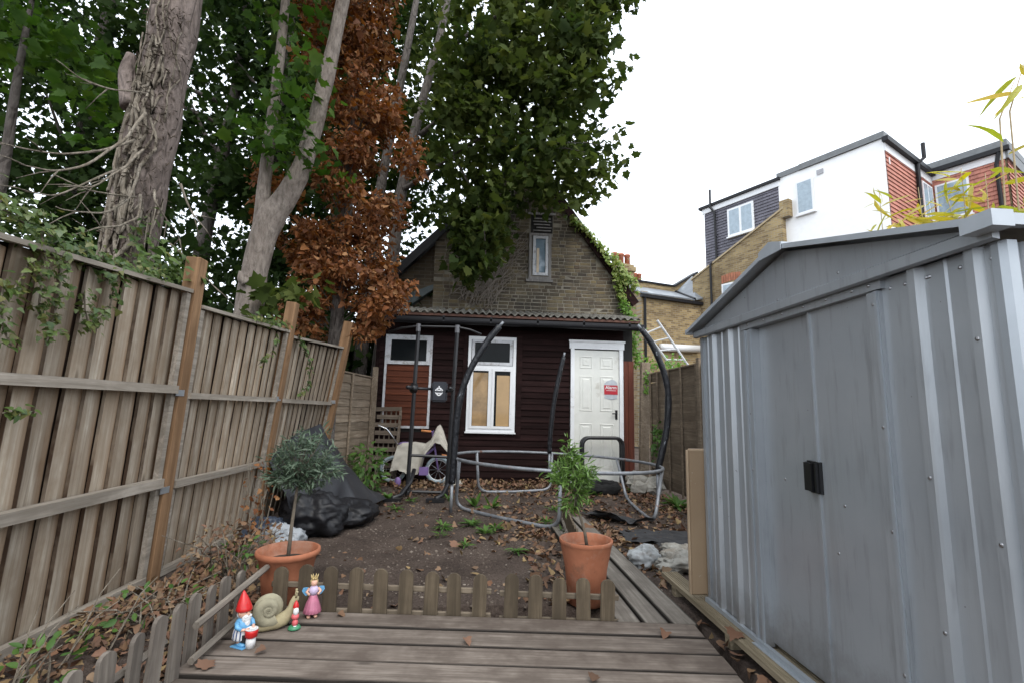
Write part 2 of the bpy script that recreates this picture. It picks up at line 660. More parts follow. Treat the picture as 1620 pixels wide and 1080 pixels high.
gx, gy = lines(-2.3, 3.0, .033, 250), lines(1.2, 8.4, .036, 250)
V = [(x, y, ground_z(x, y)) for y in gy for x in gx]
nx = len(gx)
F = [(j * nx + i, j * nx + i + 1, (j + 1) * nx + i + 1, (j + 1) * nx + i) for j in range(len(gy) - 1) for i in range(nx - 1)]
t = NT('garden_soil')
g = t.n('NewGeometry').outputs['Position']
a_ = t.noise(g, 2.2, 5, .6)
b_ = t.noise(g, 60, 6, .75)
c_ = t.noise(g, 190, 3, .7)
cc = t.mix(t.ramp(a_, [(.35, 0.0), (.65, 1.0)]), (.085, .064, .053), (.155, .119, .098))
cc = t.mix(t.ramp(b_, [(.35, 0.0), (.7, 1.0)]), t.mix(1.0, cc, (.40, .38, .37), 'MULTIPLY'), cc)
cc = t.mix(t.ramp(c_, [(.66, 0.0), (.72, .7)]), cc, (.24, .21, .18))
t.col(cc)
t.set(.95, 0, .15)
t.bump(t.math('ADD', b_, t.math('MULTIPLY', c_, .6)), .9, .015)
m_soil = t.m
mb = MB()
mb.v, mb.f = V, F
ground = mb.build('ground', m_soil, smooth=True, loc=(0, 0, 0))
tag(ground, kind='structure')

# ================================================================== deck
deck = bpy.data.objects.new('deck', None)
place(deck, (0, 0, 0))
tag(deck, kind='structure')
DA = R(-4.85)
du, dv = Vector((cos(DA), sin(DA), 0)), Vector((-sin(DA), cos(DA), 0))
for k in range(13):
    w = .158 if k else .162
    y0 = -.012 - k * .172 - w / 2
    x0, x1 = -2.42 + rng.uniform(-.012, .012), .0 + rng.uniform(-.01, .01)
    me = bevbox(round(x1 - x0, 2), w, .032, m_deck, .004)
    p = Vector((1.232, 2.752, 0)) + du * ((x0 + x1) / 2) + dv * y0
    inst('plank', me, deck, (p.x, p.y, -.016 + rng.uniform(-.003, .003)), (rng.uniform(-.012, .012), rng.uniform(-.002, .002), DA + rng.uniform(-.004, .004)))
for q in (-2.3, -1.2, -.08):                             # joists, dark in the gaps
    p = Vector((1.232, 2.752, 0)) + du * q + dv * -1.1
    inst('joist', bevbox(.05, 2.1, .10, m_picket, .002), deck, (p.x, p.y, -.09), (0, 0, DA))

walk = bpy.data.objects.new('boardwalk', None)
place(walk, (0, 0, 0))
tag(walk, kind='structure')
for (x0, x1, y0, y1) in ((.800, .930, 2.79, 5.02), (.944, 1.082, 2.775, 5.38), (1.096, 1.236, 2.762, 5.46)):
    inst('plank', bevbox(x1 - x0, round(y1 - y0, 2), .034, m_walk, .004), walk, ((x0 + x1) / 2, (y0 + y1) / 2, -.022 + rng.uniform(-.003, .003)),
         (rng.uniform(-.004, .004), rng.uniform(-.012, .012), R(.9) + rng.uniform(-.004, .004)))

plat = bpy.data.objects.new('shed_platform', None)
place(plat, (0, 0, 0))
tag(plat, kind='structure')


def grooved(w, l):
    prof = []
    n = 7
    for i in range(n):
        a = -w / 2 + w * i / n
        prof += [(a + .001, -.003), (a + .003, .0), (a + w / n - .005, .0), (a + w / n - .003, -.003)]
    prof += [(w / 2, -.028), (-w / 2, -.028)]
    return MB().prism(prof, (0, -l / 2, 0), (1, 0, 0), (0, 0, 1), (0, 1, 0), l)


me = grooved(.118, 3.4).mesh('plank')
me.materials.append(m_groove)
inst('plank', me, plat, (1.392, 1.82, .028), (0, R(-1), R(-.4)))
me2 = grooved(.118, 2.9).mesh('plank')
me2.materials.append(m_groove)
for k in range(3):
    inst('plank', me2, plat, (1.516 + k * .124, 1.78, .026), (0, 0, R(-.4)))
for y in (.6, 1.6, 2.6, 3.3):
    inst('bearer', bevbox(.5, .06, .07, m_groove, .003), plat, (1.59, y, -.037))

# ================================================================== left fence
def fence_bay(y0, y1, l0, l1, x0, za, zc, step, label, rails):
    """closeboard panel between two posts; l0/l1 is how far each end leans into the garden per metre of height"""
    root = thing('closeboard_fence', (x0, y0, 0), label, 'fence panel', 'closeboard panels of the left fence')
    n = int(round((y1 - y0) / step))
    st = (y1 - y0) / n
    for i in range(n):
        ztop = za + (zc - za) * (i + .5) / n
        y = y0 + (i + .5) * st
        ln = l0 + (l1 - l0) * (i + .5) / n
        zb, zt = .03, ztop - .02 + rng.uniform(-.006, .006)
        me = feather(round(st * .97, 3), round(zt - zb, 2))
        o = inst('board', me, root, (x0 - .035 + ln * zb, y, zb), (rng.uniform(-.008, .008), math.atan(ln), R(4) + rng.uniform(-.012, .012)))
    m = MB()                                             # dark backing sheet added so the board gaps look shaded
    m.hexa([(x0 - .066 + l0 * .03, y0, .03), (x0 - .056 + l0 * .03, y0, .03), (x0 - .056 + l1 * .03, y1, .03), (x0 - .066 + l1 * .03, y1, .03),
            (x0 - .066 + l0 * za, y0, za - .01), (x0 - .056 + l0 * za, y0, za - .01), (x0 - .056 + l1 * zc, y1, zc - .01), (x0 - .066 + l1 * zc, y1, zc - .01)])
    m.build('gap_shade_backing', m_fence_back, root)
    for (z, h, d) in rails:
        a = Vector((x0 + l0 * z, y0 + .01, z))
        b = Vector((x0 + l1 * z, y1 - .01, z + rng.uniform(-.006, .01)))
        me = MB()
        hh, dd = h / 2, d
        me.hexa([(a.x - .012, a.y, a.z - hh), (a.x + dd, a.y, a.z - hh), (b.x + dd, b.y, b.z - hh), (b.x - .012, b.y, b.z - hh),
                 (a.x - .012, a.y, a.z + hh), (a.x + dd, a.y, a.z + hh), (b.x + dd, b.y, b.z + hh), (b.x - .012, b.y, b.z + hh)])
        me.build('rail', m_rail, root)
    a, b = Vector((x0 + l0 * za, y0, za)), Vector((x0 + l1 * zc, y1, zc))
    me = MB()
    me.hexa([(a.x - .06, a.y, a.z - .008), (a.x + .035, a.y, a.z - .022), (b.x + .035, b.y, b.z - .022), (b.x - .06, b.y, b.z - .008),
             (a.x - .06, a.y, a.z + .016), (a.x + .035, a.y, a.z + .002), (b.x + .035, b.y, b.z + .002), (b.x - .06, b.y, b.z + .016)])
    me.build('capping', m_rail, root)
    for (y, ln, ztop) in ((y0 + .02, l0, za), (y1 - .02, l1, zc)):      # end battens
        me = MB()
        me.hexa([(x0 - .01, y - .02, .03), (x0 + .022, y - .02, .03), (x0 + .022, y + .02, .03), (x0 - .01, y + .02, .03),
                 (x0 - .01 + ln * ztop, y - .02, ztop - .03), (x0 + .022 + ln * ztop, y - .02, ztop - .03), (x0 + .022 + ln * ztop, y + .02, ztop - .03), (x0 - .01 + ln * ztop, y + .02, ztop - .03)])
        me.build('batten', m_rail, root)
    return root


_fe = {}


def feather(w, h):
    k = (w, h)
    if k not in _fe:
        m = MB()
        zs = [h * i / 6 for i in range(7)]
        ws = [rng.uniform(-.003, .003) for _ in zs]
        for i in range(6):
            m.hexa([(-.006, -w / 2 + ws[i], zs[i]), (.010, -w / 2 + ws[i], zs[i]), (.002, w / 2, zs[i]), (-.006, w / 2, zs[i]),
                    (-.006, -w / 2 + ws[i + 1], zs[i + 1]), (.010, -w / 2 + ws[i + 1], zs[i + 1]), (.002, w / 2, zs[i + 1]), (-.006, w / 2, zs[i + 1])])
        me = m.mesh('board')
        me.materials.append(m_fence)
        _fe[k] = me
    return _fe[k]


def post(y, x, lean, h, label, w=.095, br=(.58, 1.19), leany=0.0):
    root = thing('fence_post', (x, y, -.1), label, 'fence post', 'brown posts of the left fence')
    o = inst('post', bevbox(w, w, round(h + .1, 2), m_post, .004), root, (x + lean * h / 2, y + leany * h / 2, h / 2 - .05), (-leany, math.atan(lean), 0))
    for z in br:                                         # galvanised panel clip
        m = MB()
        m.box((x + lean * z + w / 2 - .002, y - w / 2 - .035, z - .02), (x + lean * z + w / 2 + .004, y + .0, z + .02))
        m.box((x + lean * z - .01, y - w / 2 - .007, z - .02), (x + lean * z + w / 2 - .004, y - w / 2 - .001, z + .02))
        m.build('clip', m_steel, root)
    return root


FX = -2.0
fence_bay(1.42, 3.25, .02, .03, FX, 1.735, 1.868, .128, 'nearest grey closeboard fence panel with ivy hanging over its top', ((.62, .055, .045), (1.20, .05, .045), (.045, .05, .03)))
fence_bay(3.36, 4.66, .04, .085, FX, 1.785, 1.835, .118, 'middle grey closeboard fence panel between two brown posts', ((.60, .045, .04), (1.175, .04, .04), (.05, .04, .03)))
fence_bay(4.76, 6.18, .09, .14, FX - .01, 1.80, 1.88, .118, 'farthest grey closeboard panel behind the black heap, stained dark at its foot', ((.60, .045, .04), (1.175, .04, .04)))
post(3.31, FX - .01, .03, 2.10, 'tall brown post nearest the deck, at the end of the ivy-topped panel')
post(4.71, FX - .01, .085, 2.12, 'brown fence post beside the olive tree crown')
post(6.22, FX + .01, .135, 2.22, 'brown fence post above the black heap, with a lower lapped panel beyond', .115)
post(1.36, FX - .01, .02, 2.05, 'brown fence post at the near end of the ivy-topped panel')


def lap_panel(p0, p1, h, n, mat, label, group, zb=.0, battens=(.03, .5, .97), rev=False, hx=None):
    """waney-lap panel from p0 to p1 in plan; slats overlap downwards"""
    p0, p1 = Vector((*p0, 0)), Vector((*p1, 0))
    d = (p1 - p0)
    L = d.length
    ang = math.atan2(d.y, d.x) - pi / 2
    root = thing('lapped_fence', (p0.x, p0.y, zb), label, 'fence panel', group)
    hs = (h - .06) / n
    for i in range(n):
        m = MB()
        w0 = hs * 1.16
        k = 9
        low = [rng.uniform(-.010, .012) for _ in range(k + 1)]
        for j in range(k):
            ya, yb = L * j / k, L * (j + 1) / k
            m.hexa([(.006, ya, low[j]), (.014, ya, low[j]), (.014, yb, low[j + 1]), (.006, yb, low[j + 1]),
                    (-.008, ya, w0), (-.001, ya, w0), (-.001, yb, w0), (-.008, yb, w0)])
        me = m.mesh('slat')
        me.materials.append(mat)
        inst('slat', me, root, (p0.x, p0.y, zb + .03 + i * hs), (rng.uniform(-.01, .01), 0, ang))
    for f in battens:
        for sx in (1,):
            q = p0 + d * f
            inst('batten', bevbox(.022, .034, round(h, 2), mat, .002), root, (q.x + .03 * cos(ang) * (-1 if rev else 1), q.y + .03 * sin(ang), zb + h / 2), (0, 0, ang))
    q = (p0 + p1) / 2
    inst('capping', bevbox(.06, round(L, 2), .022, mat, .002), root, (q.x, q.y, zb + h + .004), (0, 0, ang))
    return root


lap_panel((-1.98, 6.32), (-1.74, 8.02), 1.64, 14, m_waney, 'lower weathered lapped fence panel left of the house', 'lapped fence panels', zb=-.02)
o = thing('fence_post', (-1.70, 8.06, -.1), 'weathered grey post between the lapped panel and the dark house corner', 'fence post')
inst('post', bevbox(.085, .085, 1.9, m_waney, .004), o, (-1.70, 8.06, .85), (0, 0, .1))

RX = 2.86
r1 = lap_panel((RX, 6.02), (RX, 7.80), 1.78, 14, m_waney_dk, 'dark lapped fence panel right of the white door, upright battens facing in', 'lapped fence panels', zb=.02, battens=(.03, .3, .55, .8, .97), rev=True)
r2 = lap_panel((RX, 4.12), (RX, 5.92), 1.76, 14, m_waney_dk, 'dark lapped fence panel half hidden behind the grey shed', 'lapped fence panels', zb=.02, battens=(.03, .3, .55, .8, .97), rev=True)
o = thing('fence_post', (RX - .06, 7.9, -.1), 'pale weathered fence post just right of the house corner', 'fence post')
inst('post', bevbox(.15, .1, 2.05, m_waney, .005), o, (RX - .08, 7.9, .98), (0, R(1.5), 0))
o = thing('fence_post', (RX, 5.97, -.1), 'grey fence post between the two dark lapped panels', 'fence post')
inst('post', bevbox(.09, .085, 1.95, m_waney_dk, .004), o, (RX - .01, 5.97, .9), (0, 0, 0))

# ================================================================== house
HY, GY = 8.2, 9.0
house = thing('brick_house', (.5, 9.5, -.05), 'low brick gable house with brown boarded lean-to front and white door', 'house')
# --- lean-to front: boards between the openings
WIN1, WIN2, DOOR = (-1.585, -.795, .815, 2.37), (-.185, .635, .785, 2.39), (1.575, 2.515, -.1, 2.375)
OPEN = [WIN1, WIN2, DOOR]
xl, xr = -1.735, 2.52
bh = .102
z = -.06
while z < 2.62:
    segs = [(xl, xr)]
    for (a, b, c, d) in OPEN:
        if z + bh * .6 > c and z + bh * .4 < d:
            ns = []
            for (s0, s1) in segs:
                if a > s0 and b < s1: ns += [(s0, a), (b, s1)]
                elif a <= s0 < b < s1: ns.append((b, s1))
                elif s0 < a < s1 <= b: ns.append((s0, a))
                elif a <= s0 and b >= s1: pass
                else: ns.append((s0, s1))
            segs = ns
    for (s0, s1) in segs:
        if s1 - s0 < .03: continue
        L = round(s1 - s0, 3)
        k = ('clad', L)
        if k not in _cache:
            me = MB().prism([(.010, 0), (-.020, .0), (-.020, .012), (-.004, bh), (.010, bh)], (-L / 2, 0, 0), (0, 1, 0), (0, 0, 1), (1, 0, 0), L).mesh('cladding_board')
            me.materials.append(m_clad)
            _cache[k] = me
        inst('cladding_board', _cache[k], house, ((s0 + s1) / 2, HY + rng.uniform(-.002, .002), z))
    z += bh
MB().box((xl, HY + .012, -.1), (xr + .17, HY + .12, 2.66)).build('lean_to_wall', m_dark, house)
MB().box((xl - .005, HY - .02, -.1), (xl + .05, HY + .01, 2.6)).build('corner_board', m_clad, house)
for k, (a, b) in enumerate(((2.522, 2.598), (2.602, 2.70))):
    inst('upright_board', bevbox(b - a, .025, 2.1, m_redpost, .003), house, ((a + b) / 2, HY - .005, 1.0))
MB().box((xl - .02, HY - .03, -.12), (2.7, HY + .005, -.02)).build('sill_plate', m_clad, house)
MB().box((xl, HY + .1, -.1), (xl + .06, GY + .2, 2.7)).build('lean_to_side_wall', m_clad, house)
MB().box((2.64, HY + .1, -.1), (2.70, GY + .1, 2.7)).build('lean_to_side_wall', m_redpost, house)

# --- corrugated roof, gutter, rafters
nC = 4.36 / .121
vs, fs = [], []
N = int(nC * 10)
ya, yb, za, zb_ = 7.88, 9.0, 2.735, 3.02
for i in range(N + 1):
    x = -1.62 + 4.36 * i / N
    dz = .021 * sin(2 * pi * (x / .121))
    for (yy, zz) in ((ya, za), (yb, zb_)):
        vs += [(x, yy, zz + dz + .004), (x, yy, zz + dz - .004)]
for i in range(N):
    a = i * 4
    fs += [(a, a + 4, a + 6, a + 2), (a + 1, a + 3, a + 7, a + 5), (a, a + 1, a + 5, a + 4), (a + 2, a + 6, a + 7, a + 3)]
MB().add(vs, fs).build('corrugated_roof', m_corr, house)
MB().box((-1.60, 7.905, 2.672), (2.73, 7.925, 2.712)).build('eaves_strip', m_rust, house)
MB().box((-1.60, 7.93, 2.60), (2.72, 7.95, 2.672)).build('fascia', m_clad, house)
for k in range(8):
    x = -1.45 + k * .575
    inst('rafter', bevbox(.075, 1.08, .09, m_rust, .003), house, (x, 8.41, 2.73), (R(14.3), 0, 0))
prof = [(-.06, .045)] + [(-.06 * cos(pi * k / 8), .0 - .06 * sin(pi * k / 8)) for k in range(9)] + [(.06, .045), (.055, .045)] + [(.055 * cos(pi * k / 8), -.055 * sin(pi * k / 8)) for k in range(9)] + [(-.055, .045)]
MB().prism(prof, (-1.66, 7.86, 2.585), (0, 1, 0), (0, 0, 1), (1, 0, 0), 4.44).build('gutter', m_iron, house)
for k in range(6):
    x = -1.4 + k * .78
    MB().box((x, 7.80, 2.56), (x + .03, 7.803, 2.66)).build('gutter_bracket', m_iron, house)

# --- windows and door
def frame_parts(win, x0, x1, z0, z1, w, mat, y=HY - .035, d=.06, name='frame'):
    m = MB()
    m.box((x0, y, z0), (x0 + w, y + d, z1)).box((x1 - w, y, z0), (x1, y + d, z1))
    m.box((x0 + w, y + .001, z0), (x1 - w, y + d, z0 + w)).box((x0 + w, y + .001, z1 - w), (x1 - w, y + d, z1))
    return m.build(name, mat, win)


def sub(name, a, b, mat, parent):
    return MB().box(a, b).build(name, mat, parent)


w1 = frame_parts(house, *WIN1[:2], WIN1[2], WIN1[3], .038, m_oldwhite, name='boarded_window')
w1['label'] = 'left window with red-brown boards below a dark fanlight'
frame_parts(w1, -1.55, -.835, 1.875, 2.345, .058, m_oldwhite, HY - .045, .05, 'fanlight_frame')
sub('pane', (-1.51, HY - .012, 1.92), (-.87, HY - .006, 2.30), m_glass_dk, w1)
for k in range(10):
    z0 = .855 + k * .1016
    me = MB().prism([(.006, 0), (-.016, 0), (-.016, .010), (-.004, .1), (.006, .1)], (-.355, 0, 0), (0, 1, 0), (0, 0, 1), (1, 0, 0), .71).mesh('board')
    me.materials.append(m_boarded)
    inst('board', me, w1, (-1.19, HY - .012, z0))
w2 = frame_parts(house, *WIN2[:2], WIN2[2], WIN2[3], .05, m_white, name='casement_window')
w2['label'] = 'middle white window with tan blinds behind two casements'
frame_parts(w2, -.125, .575, 1.905, 2.34, .05, m_oldwhite, HY - .045, .05, 'fanlight_frame')
sub('pane', (-.08, HY - .012, 1.95), (.53, HY - .006, 2.30), m_glass_dk, w2)
sub('transom', (-.133, HY - .034, 1.85), (.583, HY + .02, 1.90), m_white, w2)
for (a, b) in ((-.133, .213), (.235, .583)):
    frame_parts(w2, a, b, .838, 1.848, .042, m_white, HY - .05, .05, 'casement')
    sub('pane', (a + .044, HY - .020, .882), (b - .044, HY - .016, 1.804), m_glass_dk, w2)
    sub('blind', (a + .046 + (.035 if a > 0 else 0), HY - .0235, .884), (b - .046, HY - .0205, 1.735 if a > 0 else 1.775), m_tan if a > 0 else m_curt, w2)
sub('mullion', (.214, HY - .034, .838), (.234, HY + .02, 1.848), m_white, w2)
sub('sill', (-.20, HY - .075, .76), (.65, HY - .036, .784), m_white, w2)
for (a, b) in ((-.27, -.20), (.65, .74)):                 # flat brown side boards round the window
    sub('side_board', (a, HY - .028, .70), (b, HY - .021, 2.42), m_clad, house)

dr = MB().box((1.650, HY - .02, -.06), (2.438, HY + .02, 2.222)).build('door', m_door, house)
for (x0, x1) in ((1.745, 1.965), (2.10, 2.335)):
    for (z0, z1) in ((1.90, 2.115), (1.17, 1.775), (.16, .965)):
        m = MB()
        y0 = HY - .0205
        q = [(x0, z0), (x1, z0), (x1, z1), (x0, z1)]
        rings = []
        for (ins, dy) in ((0, 0), (.012, -.008), (.026, .006), (.040, .006), (.062, -.006)):
            rings.append([(x0 + ins, y0 + dy, z0 + ins), (x1 - ins, y0 + dy, z0 + ins), (x1 - ins, y0 + dy, z1 - ins), (x0 + ins, y0 + dy, z1 - ins)])
        vs = [p for r_ in rings for p in r_]
        fs = [(i * 4 + k, i * 4 + (k + 1) % 4, (i + 1) * 4 + (k + 1) % 4, (i + 1) * 4 + k) for i in range(4) for k in range(4)] + [(16, 17, 18, 19)]
        m.add(vs, fs).build('door_panel', m_door, dr)
m = MB()
m.box((2.365, HY - .028, 1.04), (2.405, HY - .020, 1.20)).tube([(2.385, HY - .03, 1.14), (2.385, HY - .07, 1.14), (2.30, HY - .07, 1.14)], .010, 8)
m.build('handle', m_iron, dr)
df = MB()
df.box((1.585, HY - .05, -.09), (1.648, HY + .0, 2.24)).box((2.440, HY - .05, -.09), (2.505, HY + .0, 2.24)).box((1.56, HY - .056, 2.24), (2.525, HY + .0, 2.372)).box((1.545, HY - .075, 2.355), (2.54, HY - .057, 2.385))
df.build('door_frame', m_white, house)
sub('threshold', (1.58, HY - .07, -.10), (2.51, HY - .022, -.062), m_oldwhite, house)

# --- gable: bricks as pieces
def verge_z(x): return 3.617 + 1.05 * (x + 1.713) if x < .82 else 4.973 - 1.35 * (x - 1.75)


GL, GR = -.92, 2.93
def gable_poly(y):
    pts = [(GL, y, 2.6)] + [(GL, y, verge_z(GL)), (.82, y, verge_z(.82)), (GR, y, verge_z(GR)), (GR, y, 2.6)]
    return pts


pa = gable_poly(GY - .009)
pb = [(x, GY + .2, z) for x, _, z in pa]
MB().add(pa + pb, [tuple(range(5)), tuple(reversed(range(5, 10)))] + [(i, (i + 1) % 5, 5 + (i + 1) % 5, 5 + i) for i in range(5)]).build('gable_wall', m_mortar, house)
ATT, VENT = (.90, 1.335, 3.67, 4.60), (.93, 1.36, 4.60, 4.98)
cand = []
row = 0
z = 2.93
while z < 6.2:
    x = GL - (.0 if row % 2 else .112)
    hdr = bool(row % 2)
    while x < GR:
        hdr = not hdr
        L = rng.uniform(.095, .112) if hdr else rng.uniform(.17, .215)
        x0, x1 = max(x, GL), min(x + L, GR)
        if x1 - x0 > .04 and z + .062 < min(verge_z(x0), verge_z(x1)) - .02:
            for a, b, c, d in (ATT, VENT):                # cut round the window and vent
                if z + .062 > c - .05 and z < d + .02 and x1 > a - .012 and x0 < b + .012:
                    if x0 < a - .012 and x1 <= b + .012: x1 = a - .012
                    elif x1 > b + .012 and x0 >= a - .012: x0 = b + .012
                    else: x1 = x0
            if x1 - x0 > .03: cand.append((x0, x1, z))
        x += L + .011
    z += .0705
    row += 1
cand.sort(key=lambda c: -((1.0 if c[0] > .1 else 0) + (1.0 if c[2] < 4.6 else 0)) + .02 * abs(c[2] - 3.6))
_bk = {}
def brick_me(L):
    k = round(L, 2)
    if k not in _bk: _bk[k] = bevbox(k, .03, .058, m_brick, .005)
    return _bk[k]


for (x0, x1, z0) in cand[:300]:
    inst('brick', brick_me(x1 - x0), house, ((x0 + x1) / 2, GY + rng.uniform(-.005, .006), z0 + .033), (rng.uniform(-.02, .02), rng.uniform(-.006, .006), rng.uniform(-.015, .015)))
m = MB()
for (x0, x1, z0) in cand[300:]:
    y = GY + rng.uniform(-.005, .006)
    m.box((x0 + .001, y - .014, z0 + .001), (x1 - .001, y + .02, z0 + .059))
tag(m.build('gable_bricks', m_brick, house), kind='stuff')
# set-back wing wall to the left, with lead flashing
m = MB()
pl = [(-1.72, 2.6), (GL - .002, 2.6), (GL - .002, verge_z(GL - .002) - .03), (-1.72, verge_z(-1.72) - .03)]
m.prism(pl, (0, GY + .28, 0), (1, 0, 0), (0, 0, 1), (0, 1, 0), .2)
m.build('wing_wall', wallbrick('wing_brick', (.16, .125, .085), (.10, .08, .058), (.17, .15, .12)), house)
m = MB()
m.prism([(-1.66, 3.02), (-1.45, 3.02), (-.93, 3.42), (-.93, 3.52), (-1.2, 3.40), (-1.66, 3.24)], (0, GY + .10, 0), (1, 0, 0), (0, 0, 1), (0, 1, 0), .17)
m.build('lead_flashing', m_lead, house)
# verges and roof slopes going back
for (xa, xb) in ((-1.95, .82), (.82, 3.02)):
    za_, zb2 = verge_z(xa), verge_z(xb - 1e-6 if xb == .82 else xb)
    if xa == .82: za_ = verge_z(.8199)
    m = MB()
    nrm = Vector((-(zb2 - za_), 0, xb - xa)).normalized()
    y0 = GY - .06
    a, b = Vector((xa, y0, za_)), Vector((xb, y0, zb2))
    t0 = .0
    c = [a, b, b + Vector((0, 6, 0)), a + Vector((0, 6, 0))]
    m.hexa([*(p + nrm * .005 for p in c), *(p + nrm * .07 for p in c)])
    m.build('roof', m_slate, house)
    m = MB()
    c = [a + Vector((0, -.03, 0)), b + Vector((0, -.03, 0)), b + Vector((0, -.004, 0)), a + Vector((0, -.004, 0))]
    m.hexa([*(p - nrm * .09 for p in c), *(p + nrm * .05 for p in c)])
    m.build('bargeboard', m_iron if xa < 0 else m_clad, house)
# attic window and vent
at = MB()
m_greyw = wood('bare_grey_window_wood', (.34, .325, .31), (.19, .18, .17), 'Z', .2)
at = frame_parts(house, ATT[0], ATT[1], ATT[2], ATT[3], .05, m_greyw, GY - .055, .08, 'attic_window')
at['label'] = 'small grey timber attic window in the brick gable'
frame_parts(at, ATT[0] + .075, ATT[1] - .055, ATT[2] + .08, ATT[3] - .05, .055, m_oldwhite, GY - .045, .04, 'sash')
sub('pane', (ATT[0] + .13, GY - .024, ATT[2] + .135), (ATT[1] - .11, GY - .019, ATT[3] - .105), plain('attic_glass', (.16, .22, .27), .08, spec=.8), at)
sub('curtain', (ATT[0] + .15, GY - .0285, ATT[2] + .14), (ATT[0] + .20, GY - .0255, ATT[3] - .30), plain('curtain_cream', (.55, .45, .33), .8), at)
sub('sill', (ATT[0] - .05, GY - .07, ATT[2] - .055), (ATT[1] + .04, GY + .01, ATT[2] - .005), m_greyw, at)
vt = MB().box((VENT[0], GY - .018, VENT[2] + .02), (VENT[1], GY + .006, VENT[3])).build('vent', m_dark, house)
for k in range(5):
    z0 = VENT[2] + .05 + k * .062
    MB().box((VENT[0] + .03 + rng.uniform(0, .08), GY - .038, z0), (VENT[1] - rng.uniform(0, .12), GY - .0185, z0 + .022)).build('slat', m_greyw, vt)
sub('lintel', (VENT[0] - .08, GY - .045, VENT[3] + .005), (VENT[1] + .06, GY - .016, VENT[3] + .05), m_greyw, house)
m = MB()
for k in range(8):
    x = VENT[0] - .06 + k * .075
    m = MB().box((x, GY - .022, VENT[3] + .055), (x + .064, GY + .02, VENT[3] + .27))
    m.build('arch_brick', m_brick, house)

# ================================================================== metal shed
t = NT('shed_grey_paint')
v = t.coord(rand=False)
k = t.noise(v, 3.0, 4, .6)
f = t.noise(t.coord(scale=(1, 1, .12), rand=False), 30, 3, .6)
cc = t.mix(t.ramp(k, [(.3, 0.0), (.7, 1.0)]), (.325, .348, .372), (.375, .395, .415))
cc = t.mix(t.ramp(f, [(.55, 0.0), (.75, .35)]), cc, (.15, .15, .15))
sxyz = t.n('SeparateXYZ')
t.l(t.n('NewGeometry').outputs['Position'], sxyz.inputs[0])
spl = t.math('ADD', sxyz.outputs[2], t.math('MULTIPLY', t.math('SUBTRACT', t.noise(v, 13, 5, .7), .5), .35))   # mud splashed up from the ground
cc = t.mix(t.ramp(spl, [(.03, .55), (.26, 0.0)]), cc, (.13, .105, .08))
stk = t.noise(t.coord(scale=(1, 1, .04), rand=False), 22, 4, .6)
cc = t.mix(t.ramp(stk, [(.58, 0.0), (.70, .35)]), cc, (.27, .275, .275))
sp = t.noise(v, 42, 2, .5)
cc = t.mix(t.ramp(sp, [(.77, 0.0), (.80, .7)]), cc, (.09, .065, .05))
t.col(cc)
t.set(.36, .42, .6)
t.bump(t.noise(v, 2.6, 2, .4), .10, .02)
m_shed = t.m
m_shed_lt = plain('shed_trim_paint', (.36, .39, .42), .32, metal=.4, var=.06)
m_shed_roof = plain('shed_roof_paint', (.42, .45, .48), .35, metal=.3, var=.08)
m_black = plain('black_plastic', (.010, .010, .011), .35)
m_screw = plain('screw_steel', (.35, .35, .36), .3, metal=.9)

SX = 1.44
shed = thing('metal_shed', (SX, 2.07, .03), 'grey ribbed metal garden shed with sliding doors on the right', 'shed')


def ribbed(y0, y1, z0, ztop, ribs, name, beads):
    """pressed wall sheet facing -x; ribs stand proud by 22 mm"""
    prof = [(y0, 0.0)]
    ev = sorted([(y, 'r') for y in ribs if y0 < y < y1] + [(y, 'b') for y in beads if y0 < y < y1])
    for y, kd in ev:
        if kd == 'r': prof += [(y - .027, 0), (y - .013, -.022), (y + .013, -.022), (y + .030, 0)]
        else: prof += [(y - .006, 0), (y, -.006), (y + .006, 0)]
    prof.append((y1, 0.0))
    prof = [p for p in prof if y0 <= p[0] <= y1]
    vs, fs = [], []
    for y, dx in prof:
        zt = ztop(y) if callable(ztop) else ztop
        vs += [(SX + dx, y, z0), (SX + dx, y, zt)]
    for i in range(len(prof) - 1): fs.append((2 * i, 2 * i + 2, 2 * i + 3, 2 * i + 1))
    n = len(vs)
    vs2 = [(x + .004, y, z) for x, y, z in vs]
    m = MB()
    m.add(vs + vs2, fs + [(a + n, d + n, c + n, b + n) for a, b, c, d in fs])
    return m.build(name, m_shed, shed)


Z0, ZW = .035, 1.625
ribs = [2.82, 2.63, 1.445, 1.255]
beads = [2.90, 2.725, 2.54, 1.345]
ribbed(2.475, 2.965, Z0, ZW, ribs, 'wall_sheet', beads)
ribbed(1.185, 1.585, Z0, ZW, ribs, 'wall_sheet', beads)
# near side wall, facing the deck
pr = [(SX, 0)]
for k in range(9):
    x = SX + .085 + k * .19
    pr += [(x - .030, 0), (x - .013, -.030), (x + .013, -.030), (x + .030, 0)]
pr.append((3.2, 0))
vs, fs = [], []
for (yy, off) in ((1.185, 0), (2.965, .0)):
    vs, fs = [], []
    for x, d in pr:
        dd = d if yy < 2 else -d
        vs += [(x, yy + dd, Z0), (x, yy + dd, ZW)]
    for i in range(len(pr) - 1): fs.append((2 * i, 2 * i + 2, 2 * i + 3, 2 * i + 1))
    MB().add(vs, fs).build('side_wall', m_shed, shed)
MB().box((3.2, 1.185, Z0), (3.204, 2.965, ZW)).build('back_wall', m_shed, shed)
